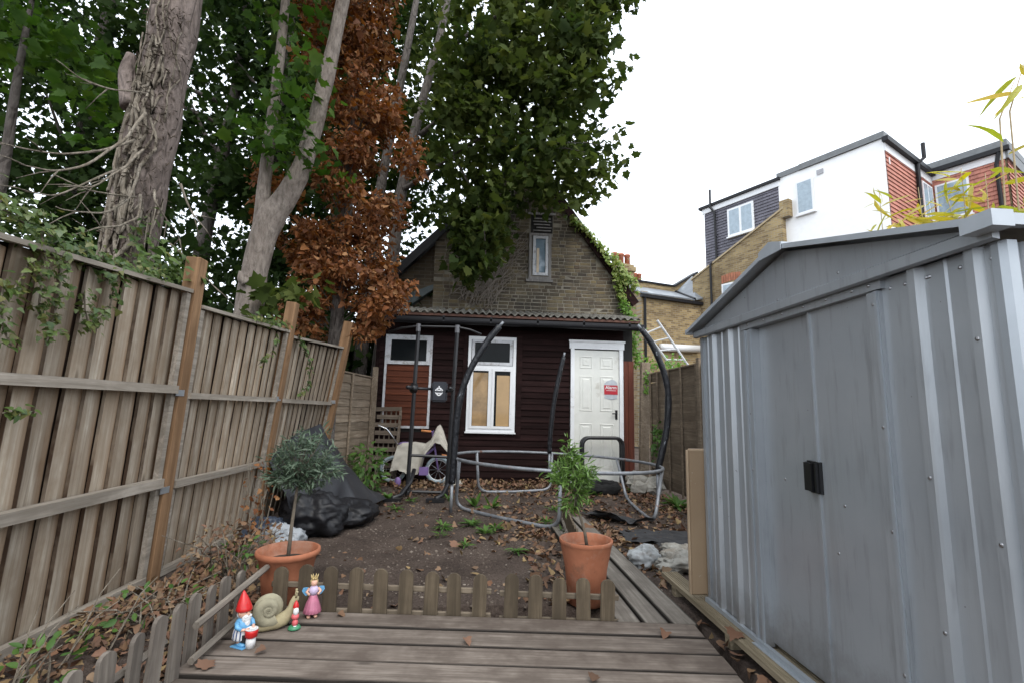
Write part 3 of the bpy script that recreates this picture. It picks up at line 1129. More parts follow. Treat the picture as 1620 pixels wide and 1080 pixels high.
# corner posts, jambs, base rail, header
MB().box((SX - .012, 2.955, Z0), (SX + .02, 2.985, ZW)).build('corner_trim', m_shed, shed)
MB().prism([(-.010, 0), (.0, -.016), (.03, -.016), (.03, .02), (-.010, .02)], (SX, 1.183, Z0), (1, 0, 0), (0, 1, 0), (0, 0, 1), ZW - Z0).build('corner_trim', m_shed_lt, shed)
for (a, b) in ((2.395, 2.475), (1.585, 1.640)):
    m = MB()
    m.box((SX - .014, a, Z0), (SX + .03, b, 1.585))
    m.build('door_jamb', m_shed, shed)
for (a, b) in ((2.448, 2.468), (2.397, 2.412), (1.588, 1.600)):
    MB().box((SX - .022, a, Z0), (SX - .0145, b, 1.585)).build('jamb_flange', m_shed_lt, shed)
m = MB()
m.box((SX - .03, 1.19, .012), (SX - .008, 2.99, .05)).box((SX - .05, 1.62, .012), (SX - .0305, 2.46, .030))
m.build('base_rail', m_shed_lt, shed)
m = MB()
m.box((SX - .018, 1.57, 1.59), (SX + .03, 2.50, 1.632))
m.build('door_header', m_shed, shed)
# doors
def door_leaf(y0, y1, x, nm):
    m = MB()
    m.box((x, y0, .055), (x + .012, y1, 1.589))
    m.box((x - .008, y1 - .012, .055), (x + .0, y1, 1.589)).box((x - .004, y0, .055), (x - .0005, y0 + .007, 1.589))
    return m.build(nm, m_shed, shed)


d1 = door_leaf(1.975, 2.42, SX + .026, 'sliding_door')
d2 = door_leaf(1.60, 1.988, SX + .008, 'sliding_door')
for (dd, ya, x) in ((d1, 1.995, SX + .015), (d2, 1.935, SX - .003)):
    m = MB()
    m.box((x - .004, ya + (.0 if dd is d1 else .025), .815), (x + .012, ya + .085 - (.02 if dd is d1 else 0), .945))
    for k in range(2): m.box((x - .017, ya + .030 + k * .020, .82), (x - .0035, ya + .040 + k * .020, .94))
    if dd is d1: m.box((x - .034, ya + .006, .822), (x - .004, ya + .046, .938))
    else: m.box((x - .024, ya + .050, .822), (x - .016, ya + .066, .938))
    m.build('handle', m_black, dd)
# gable triangle in two halves, lower angle
YR, ZR, YE0, YE1 = 2.075, 1.895, 2.985, 1.165
def slope(y): return ZR - (abs(y - YR) / (YE0 - YR)) * (ZR - 1.655)
for (a, b) in ((YE0, YR + .001), (YR - .001, YE1)):
    m = MB()
    m.prism([(a, 1.634), (b, 1.634), (b, slope(b)), (a, slope(a) + .001)], (SX - .028, 0, 0), (0, 1, 0), (0, 0, 1), (1, 0, 0), .006)
    m.build('gable_sheet', m_shed, shed)
m = MB()
m.prism([(0, 0), (-.022, .004), (-.022, .040), (0, .052)], (SX - .0285, 1.16, 1.622), (1, 0, 0), (0, 0, 1), (0, 1, 0), 1.84)
m.build('gable_rail', m_shed, shed)
# roof sheets with overhang and edge trims
XO = 1.352
for sgn in (1, -1):
    ye = YR + sgn * (.94 if sgn > 0 else .945)
    zt = slope(ye) + .014
    zr = ZR + .016
    m = MB()
    ya, yb = ye, YR + sgn * .002
    m.hexa([(XO, ya, zt), (3.3, ya, zt), (3.3, yb, zr), (XO, yb, zr), (XO, ya, zt + .012), (3.3, ya, zt + .012), (3.3, yb, zr + .012), (XO, yb, zr + .012)])
    m.build('roof', m_shed, shed)
    m = MB()                                             # bright verge trim along the front edge
    m.hexa([(XO - .006, ya, zt - .008), (XO + .001, ya, zt - .008), (XO + .001, yb, zr - .008), (XO - .006, yb, zr - .008),
            (XO - .006, ya, zt + .014), (XO + .03, ya, zt + .014), (XO + .03, yb, zr + .014), (XO - .006, yb, zr + .014)])
    m.build('verge_trim', m_shed_roof, shed)
    m = MB()                                             # eaves trim
    m.box((XO - .004, ye - .012, zt - .012), (3.3, ye + .012, zt + .020))
    m.build('eaves_trim', m_shed_roof, shed)
m = MB()
m.prism([(-.085, -.024), (0, .004), (.085, -.024), (.085, -.012), (0, .016), (-.085, -.012)], (XO - .012, YR, ZR + .03), (0, 1, 0), (0, 0, 1), (1, 0, 0), 1.95)
m.build('ridge_cap', m_shed_roof, shed)
m = MB()
m.prism([(-.085, -.050), (.085, -.050), (.085, -.012), (0, .016), (-.085, -.012)], (XO - .0135, YR, ZR + .03), (0, 1, 0), (0, 0, 1), (1, 0, 0), .004)
m.build('ridge_end_cap', m_shed_roof, shed)
m = MB()
m.box((XO - .014, 1.112, zt - .020), (XO + .05, 1.20, zt + .026))
m.build('eaves_end_cap', m_shed_roof, shed)
screws = [(SX - .020, y, 1.611) for y in (2.42, 2.28, 2.13, 1.98, 1.84, 1.70, 1.62)] + [(SX - .001, y, 1.585) for y in (1.55, 1.49, 1.41, 1.40, 1.30, 1.21)] + \
         [(SX - .015, 1.612, z) for z in (1.54, .75, .30, 1.1)] + [(SX - .023, y, z) for y, z in ((1.445, .95), (1.255, 1.36), (1.255, .80), (1.445, .5))] + \
         [(SX + .025, 2.24, .84), (SX + .025, 2.405, .86), (SX - .015, 2.44, .86), (SX + .0075, 1.85, .79), (SX + .0075, 1.9, .6), (SX - .029, 2.14, 1.68), (SX - .029, 1.75, 1.70)]
sm = bpy.data.meshes.new('screw')
bm = bmesh.new()
bmesh.ops.create_uvsphere(bm, u_segments=8, v_segments=5, radius=.0065)
bm.to_mesh(sm)
bm.free()
sm.materials.append(m_screw)
for p in screws: inst('screw', sm, shed, p, None, (.5, 1, 1))

bd = thing('board', (1.41, 3.0, .045), 'tan painted board standing upright against the shed corner', 'board')
t = NT('tan_painted_board')
v = t.coord(rand=False)
cc = t.mix(t.ramp(t.noise(v, 1.5, 4, .6), [(.3, 0.0), (.7, 1.0)]), (.24, .165, .10), (.30, .215, .135))
cc = t.mix(t.ramp(t.noise(v, 26, 3, .6), [(.70, 0.0), (.74, .6)]), cc, (.42, .38, .33))
t.col(cc)
t.set(.45, 0, .4)
me = bevbox(.135, .03, .875, t.m, .010)
inst('panel', me, bd, (1.405, 3.02, .485), (R(1.5), R(-.6), R(-2)))
me = bevbox(.006, .028, .86, wood('raw_board_edge', (.55, .42, .29), (.38, .27, .17), 'Z', .1), .001)
inst('edge', me, bd, (1.334, 3.02, .482), (R(1.5), R(-.6), R(-2)))

# ================================================================== trampoline frame
m_tube = NT('galvanised_tube')
t = m_tube
v = t.coord(rand=False)
k = t.noise(v, 9, 5, .65)
cc = t.mix(t.ramp(k, [(.35, 0.0), (.6, 1.0)]), (.16, .17, .185), (.27, .285, .305))
cc = t.mix(t.ramp(t.noise(v, 4.5, 5, .7), [(.60, 0.0), (.68, .9)]), cc, (.16, .075, .045))
t.col(cc)
t.set(.5, .35, .5)
m_tube = t.m
t = NT('torn_black_foam_sleeve')
v = t.coord(scale=(1, 1, .4), rand=False)
k = t.noise(v, 26, 5, .7)
cc = t.mix(t.ramp(k, [(.64, 0.0), (.70, .8)]), (.010, .011, .014), (.30, .33, .37))
t.col(cc)
t.set(.38, 0, .4)
t.bump(t.noise(t.coord(scale=(1, 1, .5), rand=False), 22, 4, .6), .9, .02)
m_foam = t.m

tr = thing('trampoline_frame', (1.0, 6.2, -.05), 'round galvanised trampoline frame without a mat, three black padded poles', 'trampoline')
CX, CY, RR, RZ = 1.01, 6.17, 1.30, .53
def ring_p(a, dz=0): return (CX + RR * cos(a), CY + RR * sin(a), RZ - .035 * cos(a) - .012 * sin(a) + dz)
MB().loop([ring_p(2 * pi * k / 64) for k in range(64)], .0195, 10).build('ring', m_tube, tr, True)


def u_leg(top0, g0, g1, top1):
    t0, a, b, t1 = (Vector(p) for p in (top0, g0, g1, top1))
    pts = [t0, t0.lerp(a, .75)]
    c = a.lerp(b, .16)
    for k in range(1, 6):
        s = k / 6
        pts.append((t0.lerp(a, .75)).lerp(a, s).lerp(a.lerp(c, s), s))
    pts += [c, a.lerp(b, .5) + Vector((0, 0, -.008)), b.lerp(a, .16)]
    d = b.lerp(a, .16)
    e = t1.lerp(b, .75)
    for k in range(1, 6):
        s = k / 6
        pts.append(d.lerp(b, s).lerp(b.lerp(e, s), s))
    pts += [e, t1]
    return MB().tube(pts, .0205, 10).build('leg', m_tube, tr, True)


u_leg(ring_p(R(203)), (-.22, 6.05, -.035), (.86, 4.98, -.035), ring_p(R(263)))
u_leg(ring_p(R(140)), (.06, 7.18, -.035), (1.16, 7.46, -.03), ring_p(R(83)))
u_leg(ring_p(R(38)), (2.10, 6.72, -.03), (1.96, 5.30, -.03), ring_p(R(-28)))
def pole(pts, r0=.034):
    P = []
    for i in range(len(pts) - 1):
        for s in range(6):
            P.append(Vector(pts[i]).lerp(Vector(pts[i + 1]), s / 6))
    P.append(Vector(pts[-1]))
    for _ in range(6):
        Q = P[:]
        for i in range(1, len(P) - 1): Q[i] = (P[i - 1] + P[i] * 2 + P[i + 1]) / 4
        P = Q
    rad = [r0 * (1 + .16 * noise.noise(Vector((i * .9, r0 * 91, 0)))) for i in range(len(P))]
    o = MB().tube(P, rad, 12).build('padded_pole', m_foam, tr, True)
    e = P[-1] + (P[-1] - P[-3]).normalized() * .07
    MB().tube([P[-1], e], .017, 10).build('pole_end', m_tube, o, True)
    MB().tube([Vector(pts[0]) + Vector((.0, .0, -.32)), Vector(pts[0])], .019, 8).build('pole_base', m_tube, o, True)
    return o


pole([(-.262, 5.74, .29), (-.255, 5.74, .50), (-.245, 5.75, 1.03), (-.20, 5.75, 1.34), (-.094, 5.75, 1.64), (.085, 5.76, 1.955), (.235, 5.77, 2.15)], .040)
pole([(1.125, 7.44, .52), (1.13, 7.44, .76), (1.175, 7.44, 1.25), (1.255, 7.43, 1.69), (1.325, 7.42, 2.0)], .034)
pole([(2.275, 6.02, .42), (2.30, 6.0, .55), (2.405, 6.0, .95), (2.437, 6.0, 1.42), (2.374, 6.0, 1.70), (2.239, 6.0, 2.03), (2.085, 6.0, 2.225)], .040)

# ================================================================== power tower (pull-up and dip station)
m_blk = plain('black_powder_coat', (.014, .014, .016), .42, var=.3, dirt=((.12, .10, .08), 12, .66, .5))
pt = thing('power_tower', (-.62, 6.85, -.05), 'black pull-up and dip station with white emblem on its back pad', 'exercise frame')
def sq(a, b, w, name='upright'):
    return MB().tube([a, b], w, 6).build(name, m_blk, pt)


YT = 6.85
sq((-.915, YT, -.03), (-.88, YT, 2.28), .030)
sq((-.385, YT - .02, -.03), (-.325, YT - .02, 2.28), .030)
MB().tube([(-1.30, YT - .02, 2.19), (-1.12, YT - .02, 2.262), (-.9, YT - .02, 2.295), (-.33, YT - .02, 2.305), (-.14, YT - .02, 2.272), (.02, YT - .02, 2.21)], .016, 8).build('pull_up_bar', m_blk, pt, True)
for x in (-.882, -.327): MB().tube([(x, YT - .02, 2.22), (x, YT - .02, 2.33)], .034, 8).build('clamp', plain('dull_clamp_metal', (.12, .12, .13), .5), pt)
sq((-.91, YT, .50), (-.37, YT - .02, .485), .022, 'crossbar')
sq((-.91, YT + .10, .0), (-.39, YT + .08, -.005), .022, 'crossbar')
for (x0, x1) in ((-1.06, -.88), (-.50, -.36)):
    MB().tube([(x0, 6.52, -.02), ((x0 + x1) / 2, 6.66, .0), (x1, 6.85, .13), (x1 + .02, 7.05, .28)], .030, 8).build('foot', m_blk, pt, True)
    MB().box((x0 - .12, 6.44, -.055), (x0 + .12, 6.54, -.01)).build('foot_pad', m_black, pt)
MB().tube([(-.91, YT, .0), (-.905, YT + .10, .25)], .034, 8).build('foot_brace', m_blk, pt)
m = MB().tube([(-.90, YT - .05, 1.38), (-.90, YT + .02, 1.46)], .055, 8)
m.tube([(-.90, YT, 1.42), (-.95, YT - .28, 1.42)], .026, 8).tube([(-.90, YT, 1.42), (-.66, YT + .12, 1.42)], .020, 8).tube([(-.36, YT, 1.40), (-.45, YT + .12, 1.40)], .020, 8)
m.tube([(-.36, YT, 1.42), (-.38, YT - .28, 1.42)], .026, 8)
m.build('dip_arm', m_blk, pt, True)
bm = bmesh.new()
bmesh.ops.create_cube(bm, size=1)
bmesh.ops.scale(bm, vec=(.225, .06, .29), verts=bm.verts)
bmesh.ops.bevel(bm, geom=list(bm.edges), offset=.022, segments=3, affect='EDGES')
pm = bpy.data.meshes.new('back_pad')
bm.to_mesh(pm)
bm.free()
pm.materials.append(plain('dark_blue_pad_vinyl', (.011, .013, .021), .4, bump=.2))
pm.polygons.foreach_set('use_smooth', [False] * len(pm.polygons))
pad = inst('back_pad', pm, pt, (-.552, 6.98, 1.385))
m = MB()
ey = 6.98 - .0312
def flat(poly): m.prism(poly, (-.556, ey, 1.385), (1, 0, 0), (0, 0, 1), (0, -1, 0), .0015)
flat([(-.058, .012), (.058, .012), (.052, .030), (.022, .058), (-.022, .058), (-.052, .030)])
flat([(-.058, -.008), (-.048, -.026), (-.022, -.055), (0, -.062), (.022, -.055), (.048, -.026), (.058, -.008), (.036, -.014), (-.036, -.014)])
flat([(-.007, .058), (.007, .058), (.010, .082), (-.010, .082)])
m.build('emblem', m_white, pad)
m = MB()
for (x, z, s) in ((0, .036, .012), (-.030, .024, .008), (.030, .024, .008), (0, -.034, .010)):
    m.box((-.556 + x - s, ey - .0026, 1.385 + z - s * .7), (-.556 + x + s, ey - .0017, 1.385 + z + s * .7))
m.build('emblem_detail', m_blk, pad)

# ================================================================== child's bicycle with draped cover
bk = thing('child_bicycle', (-.95, 7.88, -.05), "child's purple bicycle with grey tyres beside the house wall", 'bicycle')
m_tyre = plain('grey_tyre_rubber', (.27, .33, .36), .7, var=.1)
m_purp = plain('purple_paint', (.20, .13, .32), .45, dirt=((.12, .10, .09), 20, .55, .5))
m_orng = plain('orange_grip', (.62, .24, .08), .5)
m_chr = plain('chrome', (.6, .61, .63), .2, metal=.95)
for x in (-1.29, -.585):
    c = Vector((x, 7.88, .185))
    w = MB().loop([c + Vector((.185 * cos(a), 0, .185 * sin(a))) for a in np.linspace(0, 2 * pi, 40, endpoint=False)], .027, 10).build('wheel', m_tyre, bk, True)
    m = MB()
    for k in range(10):
        a = k * 2 * pi / 10
        m.tube([c, c + Vector((.17 * cos(a), 0, .17 * sin(a)))], .0025, 4)
    m.tube([c + Vector((0, -.04, 0)), c + Vector((0, .04, 0))], .018, 8)
    m.build('spokes', m_chr, w)
    MB().loop([c + Vector((.158 * cos(a), 0, .158 * sin(a))) for a in np.linspace(0, 2 * pi, 32, endpoint=False)], .009, 6).build('rim', m_white, w, True)
m = MB()
m.tube([(-.585, 7.84, .185), (-.66, 7.84, .55)], .012).tube([(-.585, 7.92, .185), (-.66, 7.92, .55)], .012).tube([(-.66, 7.88, .53), (-.70, 7.88, .76)], .016)
m.tube([(-.67, 7.88, .52), (-1.0, 7.88, .24)], .018).tube([(-1.0, 7.88, .22), (-1.29, 7.88, .185)], .014).tube([(-1.0, 7.88, .22), (-1.10, 7.88, .55)], .016).tube([(-1.10, 7.88, .5), (-1.29, 7.88, .185)], .010)
m.build('frame', m_purp, bk, True)
m = MB().tube([(-.70, 7.70, .79), (-.70, 7.88, .76), (-.70, 8.05, .79)], .011)
m.build('handlebar', m_purp, bk, True)
MB().tube([(-.86, 7.68, .80), (-.71, 7.70, .79)], .017).build('grip', m_orng, bk, True)
MB().tube([(-.52, 7.6, .44), (-.43, 7.6, .43)], .016).build('grip', m_orng, bk, True)
MB().ball((-1.12, 7.88, .58), (.11, .06, .035)).build('saddle', m_purp, bk, True)
MB().tube([(-1.575, 7.8, .862), (-1.54, 7.8, .862), (-1.42, 7.8, .815), (-1.385, 7.8, .78), (-1.15, 7.86, .46)], .011).build('push_handle', m_chr, bk, True)
m = MB().ball((-1.18, 7.70, .02), (.05, .03, .075))
m.build('stabiliser_wheel', m_purp, bk, True)
MB().box((-.86, 7.66, .13), (-.72, 7.70, .25)).build('chain_guard', m_purp, bk)

m_cloth = plain('grubby_cream_cloth', (.46, .43, .37), .9, var=.12, dirt=((.16, .14, .11), 4, .55, .5), bump=.15)
cl = MB()
NU, NV = 40, 16
top = [(0, .55), (.1, .60), (.35, .62), (.55, .60), (.66, .66), (.76, .86), (.83, .90), (.90, .80), (1.0, .58)]
bot = [(0, .17), (.15, .20), (.3, .10), (.46, .14), (.52, .38), (.62, .50), (.74, .62), (.85, .60), (1, .46)]
def itp(T, s):
    for (a, x), (b, y) in zip(T, T[1:]):
        if a <= s <= b: return x + (y - x) * (s - a) / (b - a)
    return T[-1][1]


for side in (0, 1):
    base = len(cl.v)
    for j in range(NV + 1):
        for i in range(NU + 1):
            s, q = i / NU, j / NV
            x = -1.235 + .79 * s + (-.06 * q if s < .2 else 0) + .03 * q * (s - .5)
            z = itp(top, s) * (1 - q) + itp(bot, s) * q
            y = 7.84 - (.02 + .12 * math.sqrt(q) + .022 * sin(s * 21 + q * 3) * q + .02 * noise.noise(Vector((s * 9, q * 5, 2)))) if not side else 7.90 + .12 * math.sqrt(q)
            cl.v.append((x, y, z))
    for j in range(NV):
        for i in range(NU):
            a = base + j * (NU + 1) + i
            cl.f.append((a, a + 1, a + NU + 2, a + NU + 1))
o = cl.build('dust_sheet', m_cloth, None, True)
tag(o, 'grubby cream cloth draped over the purple bicycle', 'cloth')
m = MB().ball((-.34, 7.72, .0), (.17, .1, .07), 14, 8)
for i, p in enumerate(m.v):
    q = Vector(p)
    k = 1 + .35 * noise.noise(q * 14)
    m.v[i] = (-.34 + (q.x + .34) * k, 7.72 + (q.y - 7.72) * k, max(-.05, q.z * k))
tag(m.build('rag', m_cloth, None, False), 'crumpled cream rag on the leaves beside the front wheel', 'cloth')

# ================================================================== trellis stack against the house
m_trel = wood('trellis_wood', (.26, .21, .165), (.13, .10, .075), 'X', .4, blotch=.6)
tl = thing('wooden_trellis', (-1.45, 8.1, -.05), 'weathered brown slatted trellis leaning under the boarded window', 'trellis')
for k in range(9):
    zz = 1.12 - k * .128
    w = .40 + rng.uniform(-.03, .03)
    inst('slat', bevbox(round(w, 2), .018, .068, m_trel, .002), tl, (-1.45 + .01 * k * -.3 + rng.uniform(-.03, .03), 8.08 - k * .012, zz), (R(-5), rng.uniform(-.05, .03), rng.uniform(-.05, .05)))
for x in (-1.58, -1.50, -1.42, -1.34, -1.26):
    inst('upright', bevbox(.022, .016, 1.15, m_trel, .002), tl, (x, 8.062, .54), (R(-5), R(1.0), 0))
inst('upright', bevbox(.03, .02, 1.2, m_trel, .002), tl, (-1.27, 7.98, .56), (R(-5), R(2.0), 0))

# ================================================================== black hoop frame and mesh roll by the door
hp = thing('hoop_frame', (2.06, 7.9, -.05), 'black padded hoop frame standing in front of the white door', 'frame')
def hoop(y, r_, nm):
    pts = [(1.73, y, -.05), (1.73, y, .60)]
    for k in range(1, 7):
        a = pi / 2 * k / 6
        pts.append((1.73 + .12 * (1 - cos(a)), y, .62 + .12 * sin(a)))
    pts += [(2.28, y, .745)]
    for k in range(1, 7):
        a = pi / 2 * k / 6
        pts.append((2.28 + .12 * sin(a), y, .625 + .12 * cos(a)))
    pts += [(2.40, y, .5), (2.40, y, -.05)]
    return MB().tube(pts, r_, 10).build(nm, m_blk, hp, True)


hoop(7.86, .030, 'front_hoop')
hoop(8.0, .022, 'rear_hoop')
m = MB().loop([(1.92 + .20 * cos(a), 7.32 + .15 * sin(a), .045 + .02 * sin(a)) for a in np.linspace(0, 2 * pi, 28, endpoint=False)], .075, 10)
for i, p in enumerate(m.v):
    q = Vector(p)
    k = noise.noise(q * 16) * .02
    m.v[i] = (q.x + k, q.y + k, max(-.055, q.z + k))
m_net = plain('black_netting', (.008, .008, .008), .95, bump=.8, bscale=120)
tag(m.build('net_roll', m_net, None, False), 'black coil of netting on the soil in front of the white door', 'netting')

# ================================================================== picket edging
def picket_me(w, h, mat, t=.016):
    k = ('picket', round(w, 3), round(h, 2), mat.name)
    if k in _cache: return _cache[k]
    poly = [(-w / 2, 0), (w / 2, 0), (w / 2, h - w * .45)] + [(w / 2 * cos(a), h - w * .45 + w * .45 * sin(a)) for a in np.linspace(.35, pi - .35, 6)] + [(-w / 2, h - w * .45)]
    me = MB().prism(poly, (0, -t / 2, 0), (1, 0, 0), (0, 0, 1), (0, 1, 0), t).mesh('picket')
    me.materials.append(mat)
    _cache[k] = me
    return me


def edging(label, pts, h, mat, railmat, group, base=-.06):
    root = thing('picket_edging', (pts[0][0], pts[0][1], base), label, 'edging fence', group)
    for (x, y, dz, tilt, rot) in pts:
        inst('picket', picket_me(.064 if mat is m_picket_g else .078, h, mat), root, (x, y, base + dz), (rng.uniform(-.03, .03), tilt, rot))
    return root


def front_x(px): return (px - 757) / 758 * 2.96 - .0
for label, pxs in (('longer picket edging along the far deck edge, left of the gap', (483, 518, 555, 592, 628, 664, 700, 734, 769)), ('shorter picket edging in front of the right terracotta pot', (814, 849, 883, 918, 951))):
    pts = []
    for p in pxs:
        x = front_x(p)
        y = 2.945 - .085 * (x + .9)
        pts.append((x, y, rng.uniform(-.008, .012) - .012 * (x + .9), rng.uniform(-.03, .03), DA + rng.uniform(-.05, .05)))
    e = edging(label, pts, .285, m_picket, m_prail, 'picket edging fences')
    for z in (.125, -.005):
        x0, x1 = pts[0][0] - .06, pts[-1][0] + .07
        y0, y1 = 2.945 - .085 * (x0 + .9) + .02, 2.945 - .085 * (x1 + .9) + .02
        q = (rng.uniform(-.008, .008))
        inst('rail', bevbox(round(math.hypot(x1 - x0, y1 - y0), 2), .018, .03, m_prail, .004), e, ((x0 + x1) / 2, (y0 + y1) / 2, z - .012 * ((x0 + x1) / 2 + .9)), (0, q, DA))
pts = []
for i, (y, zt) in enumerate(((1.60, .30), (1.726, .305), (1.847, .30), (1.97, .30), (2.10, .305), (2.236, .30), (2.40, .285), (2.53, .28), (2.66, .275), (2.82, .26))):
    pts.append((-1.205 + rng.uniform(-.01, .01) - (.03 if i > 5 else 0), y, zt - .31, rng.uniform(-.06, .06), R(90) + rng.uniform(-.18, .1)))
e = edging('broken grey picket edging along the left deck edge with a loose rail', pts, .36, m_picket_g, m_prail_y, 'picket edging fences')
MB().tube([(-1.17, 2.30, .18), (-1.155, 2.96, .218)], .017, 6).build('rail', m_prail_y, e)
MB().tube([(-1.18, 2.31, .035), (-1.17, 2.78, .05)], .016, 6).build('rail', m_prail_y, e)
MB().tube([(-1.235, 1.5, .16), (-1.235, 2.2, .16)], .015, 6).build('rail', m_prail_y, e)
MB().tube([(-1.235, 1.5, .0), (-1.235, 2.2, .0)], .015, 6).build('rail', m_prail_y, e)
pts = [(.80 + .012 * k, 3.84 + .122 * k, .0, rng.uniform(-.05, .05), R(90)) for k in range(10)]
e = edging('brown picket edging leaning against the side of the boardwalk', pts, .30, m_picket, m_prail_y, 'picket edging fences')
MB().tube([(.775, 3.75, .06), (.90, 5.02, .06)], .015, 6).build('rail', m_prail_y, e)

# ================================================================== pots and potted trees
t = NT('terracotta')
v = t.coord()
k = t.noise(v, 7, 5, .65)
cc = t.mix(t.ramp(k, [(.3, 0.0), (.7, 1.0)]), (.30, .105, .055), (.42, .165, .09))
cc = t.mix(t.ramp(t.noise(v, 3.2, 6, .7), [(.52, 0.0), (.66, .6)]), cc, (.42, .28, .21))
cc = t.mix(t.ramp(t.noise(v, 5.5, 6, .75), [(.56, 0.0), (.68, .6)]), cc, (.16, .085, .055))
t.col(cc)
t.set(.8, 0, .25)
t.bump(t.noise(v, 60, 3, .6), .15, .004)
m_terra = t.m
m_potsoil = plain('potting_soil', (.045, .034, .027), .95, var=.4, nscale=40, bump=.9)


def pot(c, h, rt, rb, label, ring):
    root = thing('terracotta_pot', c, label, 'plant pot', 'terracotta pots')
    lip = .034 if ring else .022
    prof = [(rb * .9, .0), (rb, .006), (rb + (rt * .88 - rb) * .55, h * .55), (rt * .88 if ring else rt * .955, h - lip - .012)]
    if ring: prof += [(rt * .93, h - lip - .006), (rt * .985, h - lip + .004), (rt, h - lip * .5), (rt * .985, h - .004), (rt * .95, h)]
    else: prof += [(rt * .965, h - lip - .008), (rt * .995, h - lip), (rt, h - .004), (rt * .985, h)]
    prof += [(rt * .90, h - .004), (rt * .84, h - .05), (rt * .80, h - .09)]
    MB().lathe(prof, c, 48).build('vessel', m_terra, root, True)
    MB().lathe([(.01, 0), (rt * .83, 0), (rt * .83, .002)], (c[0], c[1], c[2] + h - .075), 24).build('soil', m_potsoil, root)
    return root


pot((-1.105, 3.13, -.05), .325, .183, .118, 'larger terracotta pot behind the snail, left of the picket edging', True)
pot((.722, 3.17, -.05), .385, .170, .112, 'terracotta pot beside the boardwalk, behind the short picket edging', False)
m_bark1 = plain('olive_bark', (.15, .125, .095), .9, var=.3, nscale=20, bump=.5)
lm_olive = leafmat('olive_leaf', [(.06, .095, .06), (.11, .155, .10), (.17, .22, .155), (.08, .125, .075)], .2, .5, .4)
lm_bay = leafmat('bright_shrub_leaf', [(.09, .16, .04), (.15, .26, .06), (.21, .33, .09), (.11, .20, .05)], .3, .4, .4)


def shrub(name, label, stem, r0, blobs, n, tmpl, lm, size, cat, twigs=26):
    root = thing(name, stem[0], label, cat)
    m = MB()
    m.tube(stem, [r0 * (1 - .45 * i / (len(stem) - 1)) for i in range(len(stem))], 8)
    m.build('trunk', m_bark1, root, True)
    top = Vector(stem[-1])
    P, N_, T_ = [], [], []
    tw = MB()
    wsum = sum(b[2] for b in blobs)
    for (c, rad, w) in blobs:
        c, rad = Vector(c), Vector(rad)
        k = int(twigs * w / wsum)
        for i in range(k):
            u = nrg.normal(size=3)
            u /= np.linalg.norm(u)
            q = c + Vector((u[0] * rad[0], u[1] * rad[1], u[2] * rad[2])) * (.55 + .5 * rng.random())
            mid = top.lerp(q, .5) + Vector((0, 0, -.02))
            tw.tube([top.lerp(c, .3), mid, q], [.004, .003, .0015], 4)
            cnt = int(n / twigs)
            for j in range(cnt):
                s = .35 + .7 * rng.random()
                p = mid.lerp(q, s) + Vector(nrg.normal(size=3) * .016)
                out = (q - mid).normalized()
                d = out * .7 + Vector(nrg.normal(size=3) * .55)
                P.append(p)
                T_.append(d)
                N_.append(Vector((0, 0, .8)) + Vector(nrg.normal(size=3) * .6))
    tag(tw.build('branches', m_bark1, root), kind='stuff')
    P, N_, T_ = (np.array([list(q) for q in A]) for A in (P, N_, T_))
    sz = nrg.uniform(size[0], size[1], len(P))
    tag(leaves('foliage', P, N_, T_, sz, tmpl, lm, root), kind='stuff')
    return root


shrub('olive_tree', 'small standard olive tree with grey-green round crown in the left pot', [(-1.105, 3.13, .19), (-1.10, 3.13, .4), (-1.085, 3.12, .60), (-1.075, 3.12, .70)], .0125,
      [((-1.06, 3.12, .83), (.225, .20, .18), 10), ((-1.16, 3.10, .70), (.11, .1, .08), 3), ((-.93, 3.12, .74), (.10, .1, .07), 2.5), ((-1.03, 3.12, .70), (.12, .12, .09), 2)], 2000, LANCE, lm_olive, (.038, .062), 'potted tree', 90)
shrub('bay_tree', 'small bright green standard shrub in the right pot by the boardwalk', [(.72, 3.12, .28), (.70, 3.12, .4), (.655, 3.115, .53), (.635, 3.11, .64)], .0115,
      [((.615, 3.10, .72), (.14, .13, .12), 8), ((.60, 3.10, .86), (.05, .05, .11), 3), ((.70, 3.1, .77), (.08, .08, .07), 3), ((.52, 3.1, .77), (.07, .07, .07), 2.5), ((.64, 3.1, .58), (.09, .09, .06), 3)], 1250, LANCE, lm_bay, (.045, .075), 'potted tree', 70)

# ================================================================== ornaments on the deck
m_red = plain('red_ornament_paint', (.52, .018, .018), .3, var=.06, dirt=((.12, .10, .08), 60, .56, .55))
m_wht = plain('white_ornament_paint', (.70, .70, .70), .4, var=.06, dirt=((.12, .10, .08), 60, .56, .55))
m_blu = plain('sky_blue_ornament_paint', (.13, .36, .60), .35, dirt=((.12, .10, .08), 60, .56, .55))
m_nvy = plain('navy_ornament_paint', (.035, .07, .20), .4)
m_skin = plain('painted_skin', (.62, .36, .26), .45)
m_pink = plain('dusky_pink_paint', (.48, .16, .24), .45, var=.2, dirt=((.12, .10, .08), 60, .56, .55))
m_lil = plain('lilac_paint', (.50, .42, .58), .45, var=.15, nscale=60)
m_gold = plain('pale_gold_paint', (.56, .43, .20), .35)
m_grn = plain('green_ornament_paint', (.05, .22, .11), .4)
m_blkp = plain('black_ornament_paint', (.02, .02, .022), .4)
m_coral = plain('coral_paint', (.62, .12, .13), .4)


def fig(name, loc, rz, label, cat, sc=1.0):
    r_ = thing(name, loc, label, cat)
    r_.rotation_euler = (0, 0, rz)
    r_.scale = (sc, sc, sc)
    return r_


def part(m, name, mat, root, smooth=True):               # m holds local coordinates
    me = m.mesh(name, smooth)
    me.materials.append(mat)
    o = bpy.data.objects.new(name, me)
    COL.objects.link(o)
    o.parent = root
    WL[o] = WL[root]
    return o


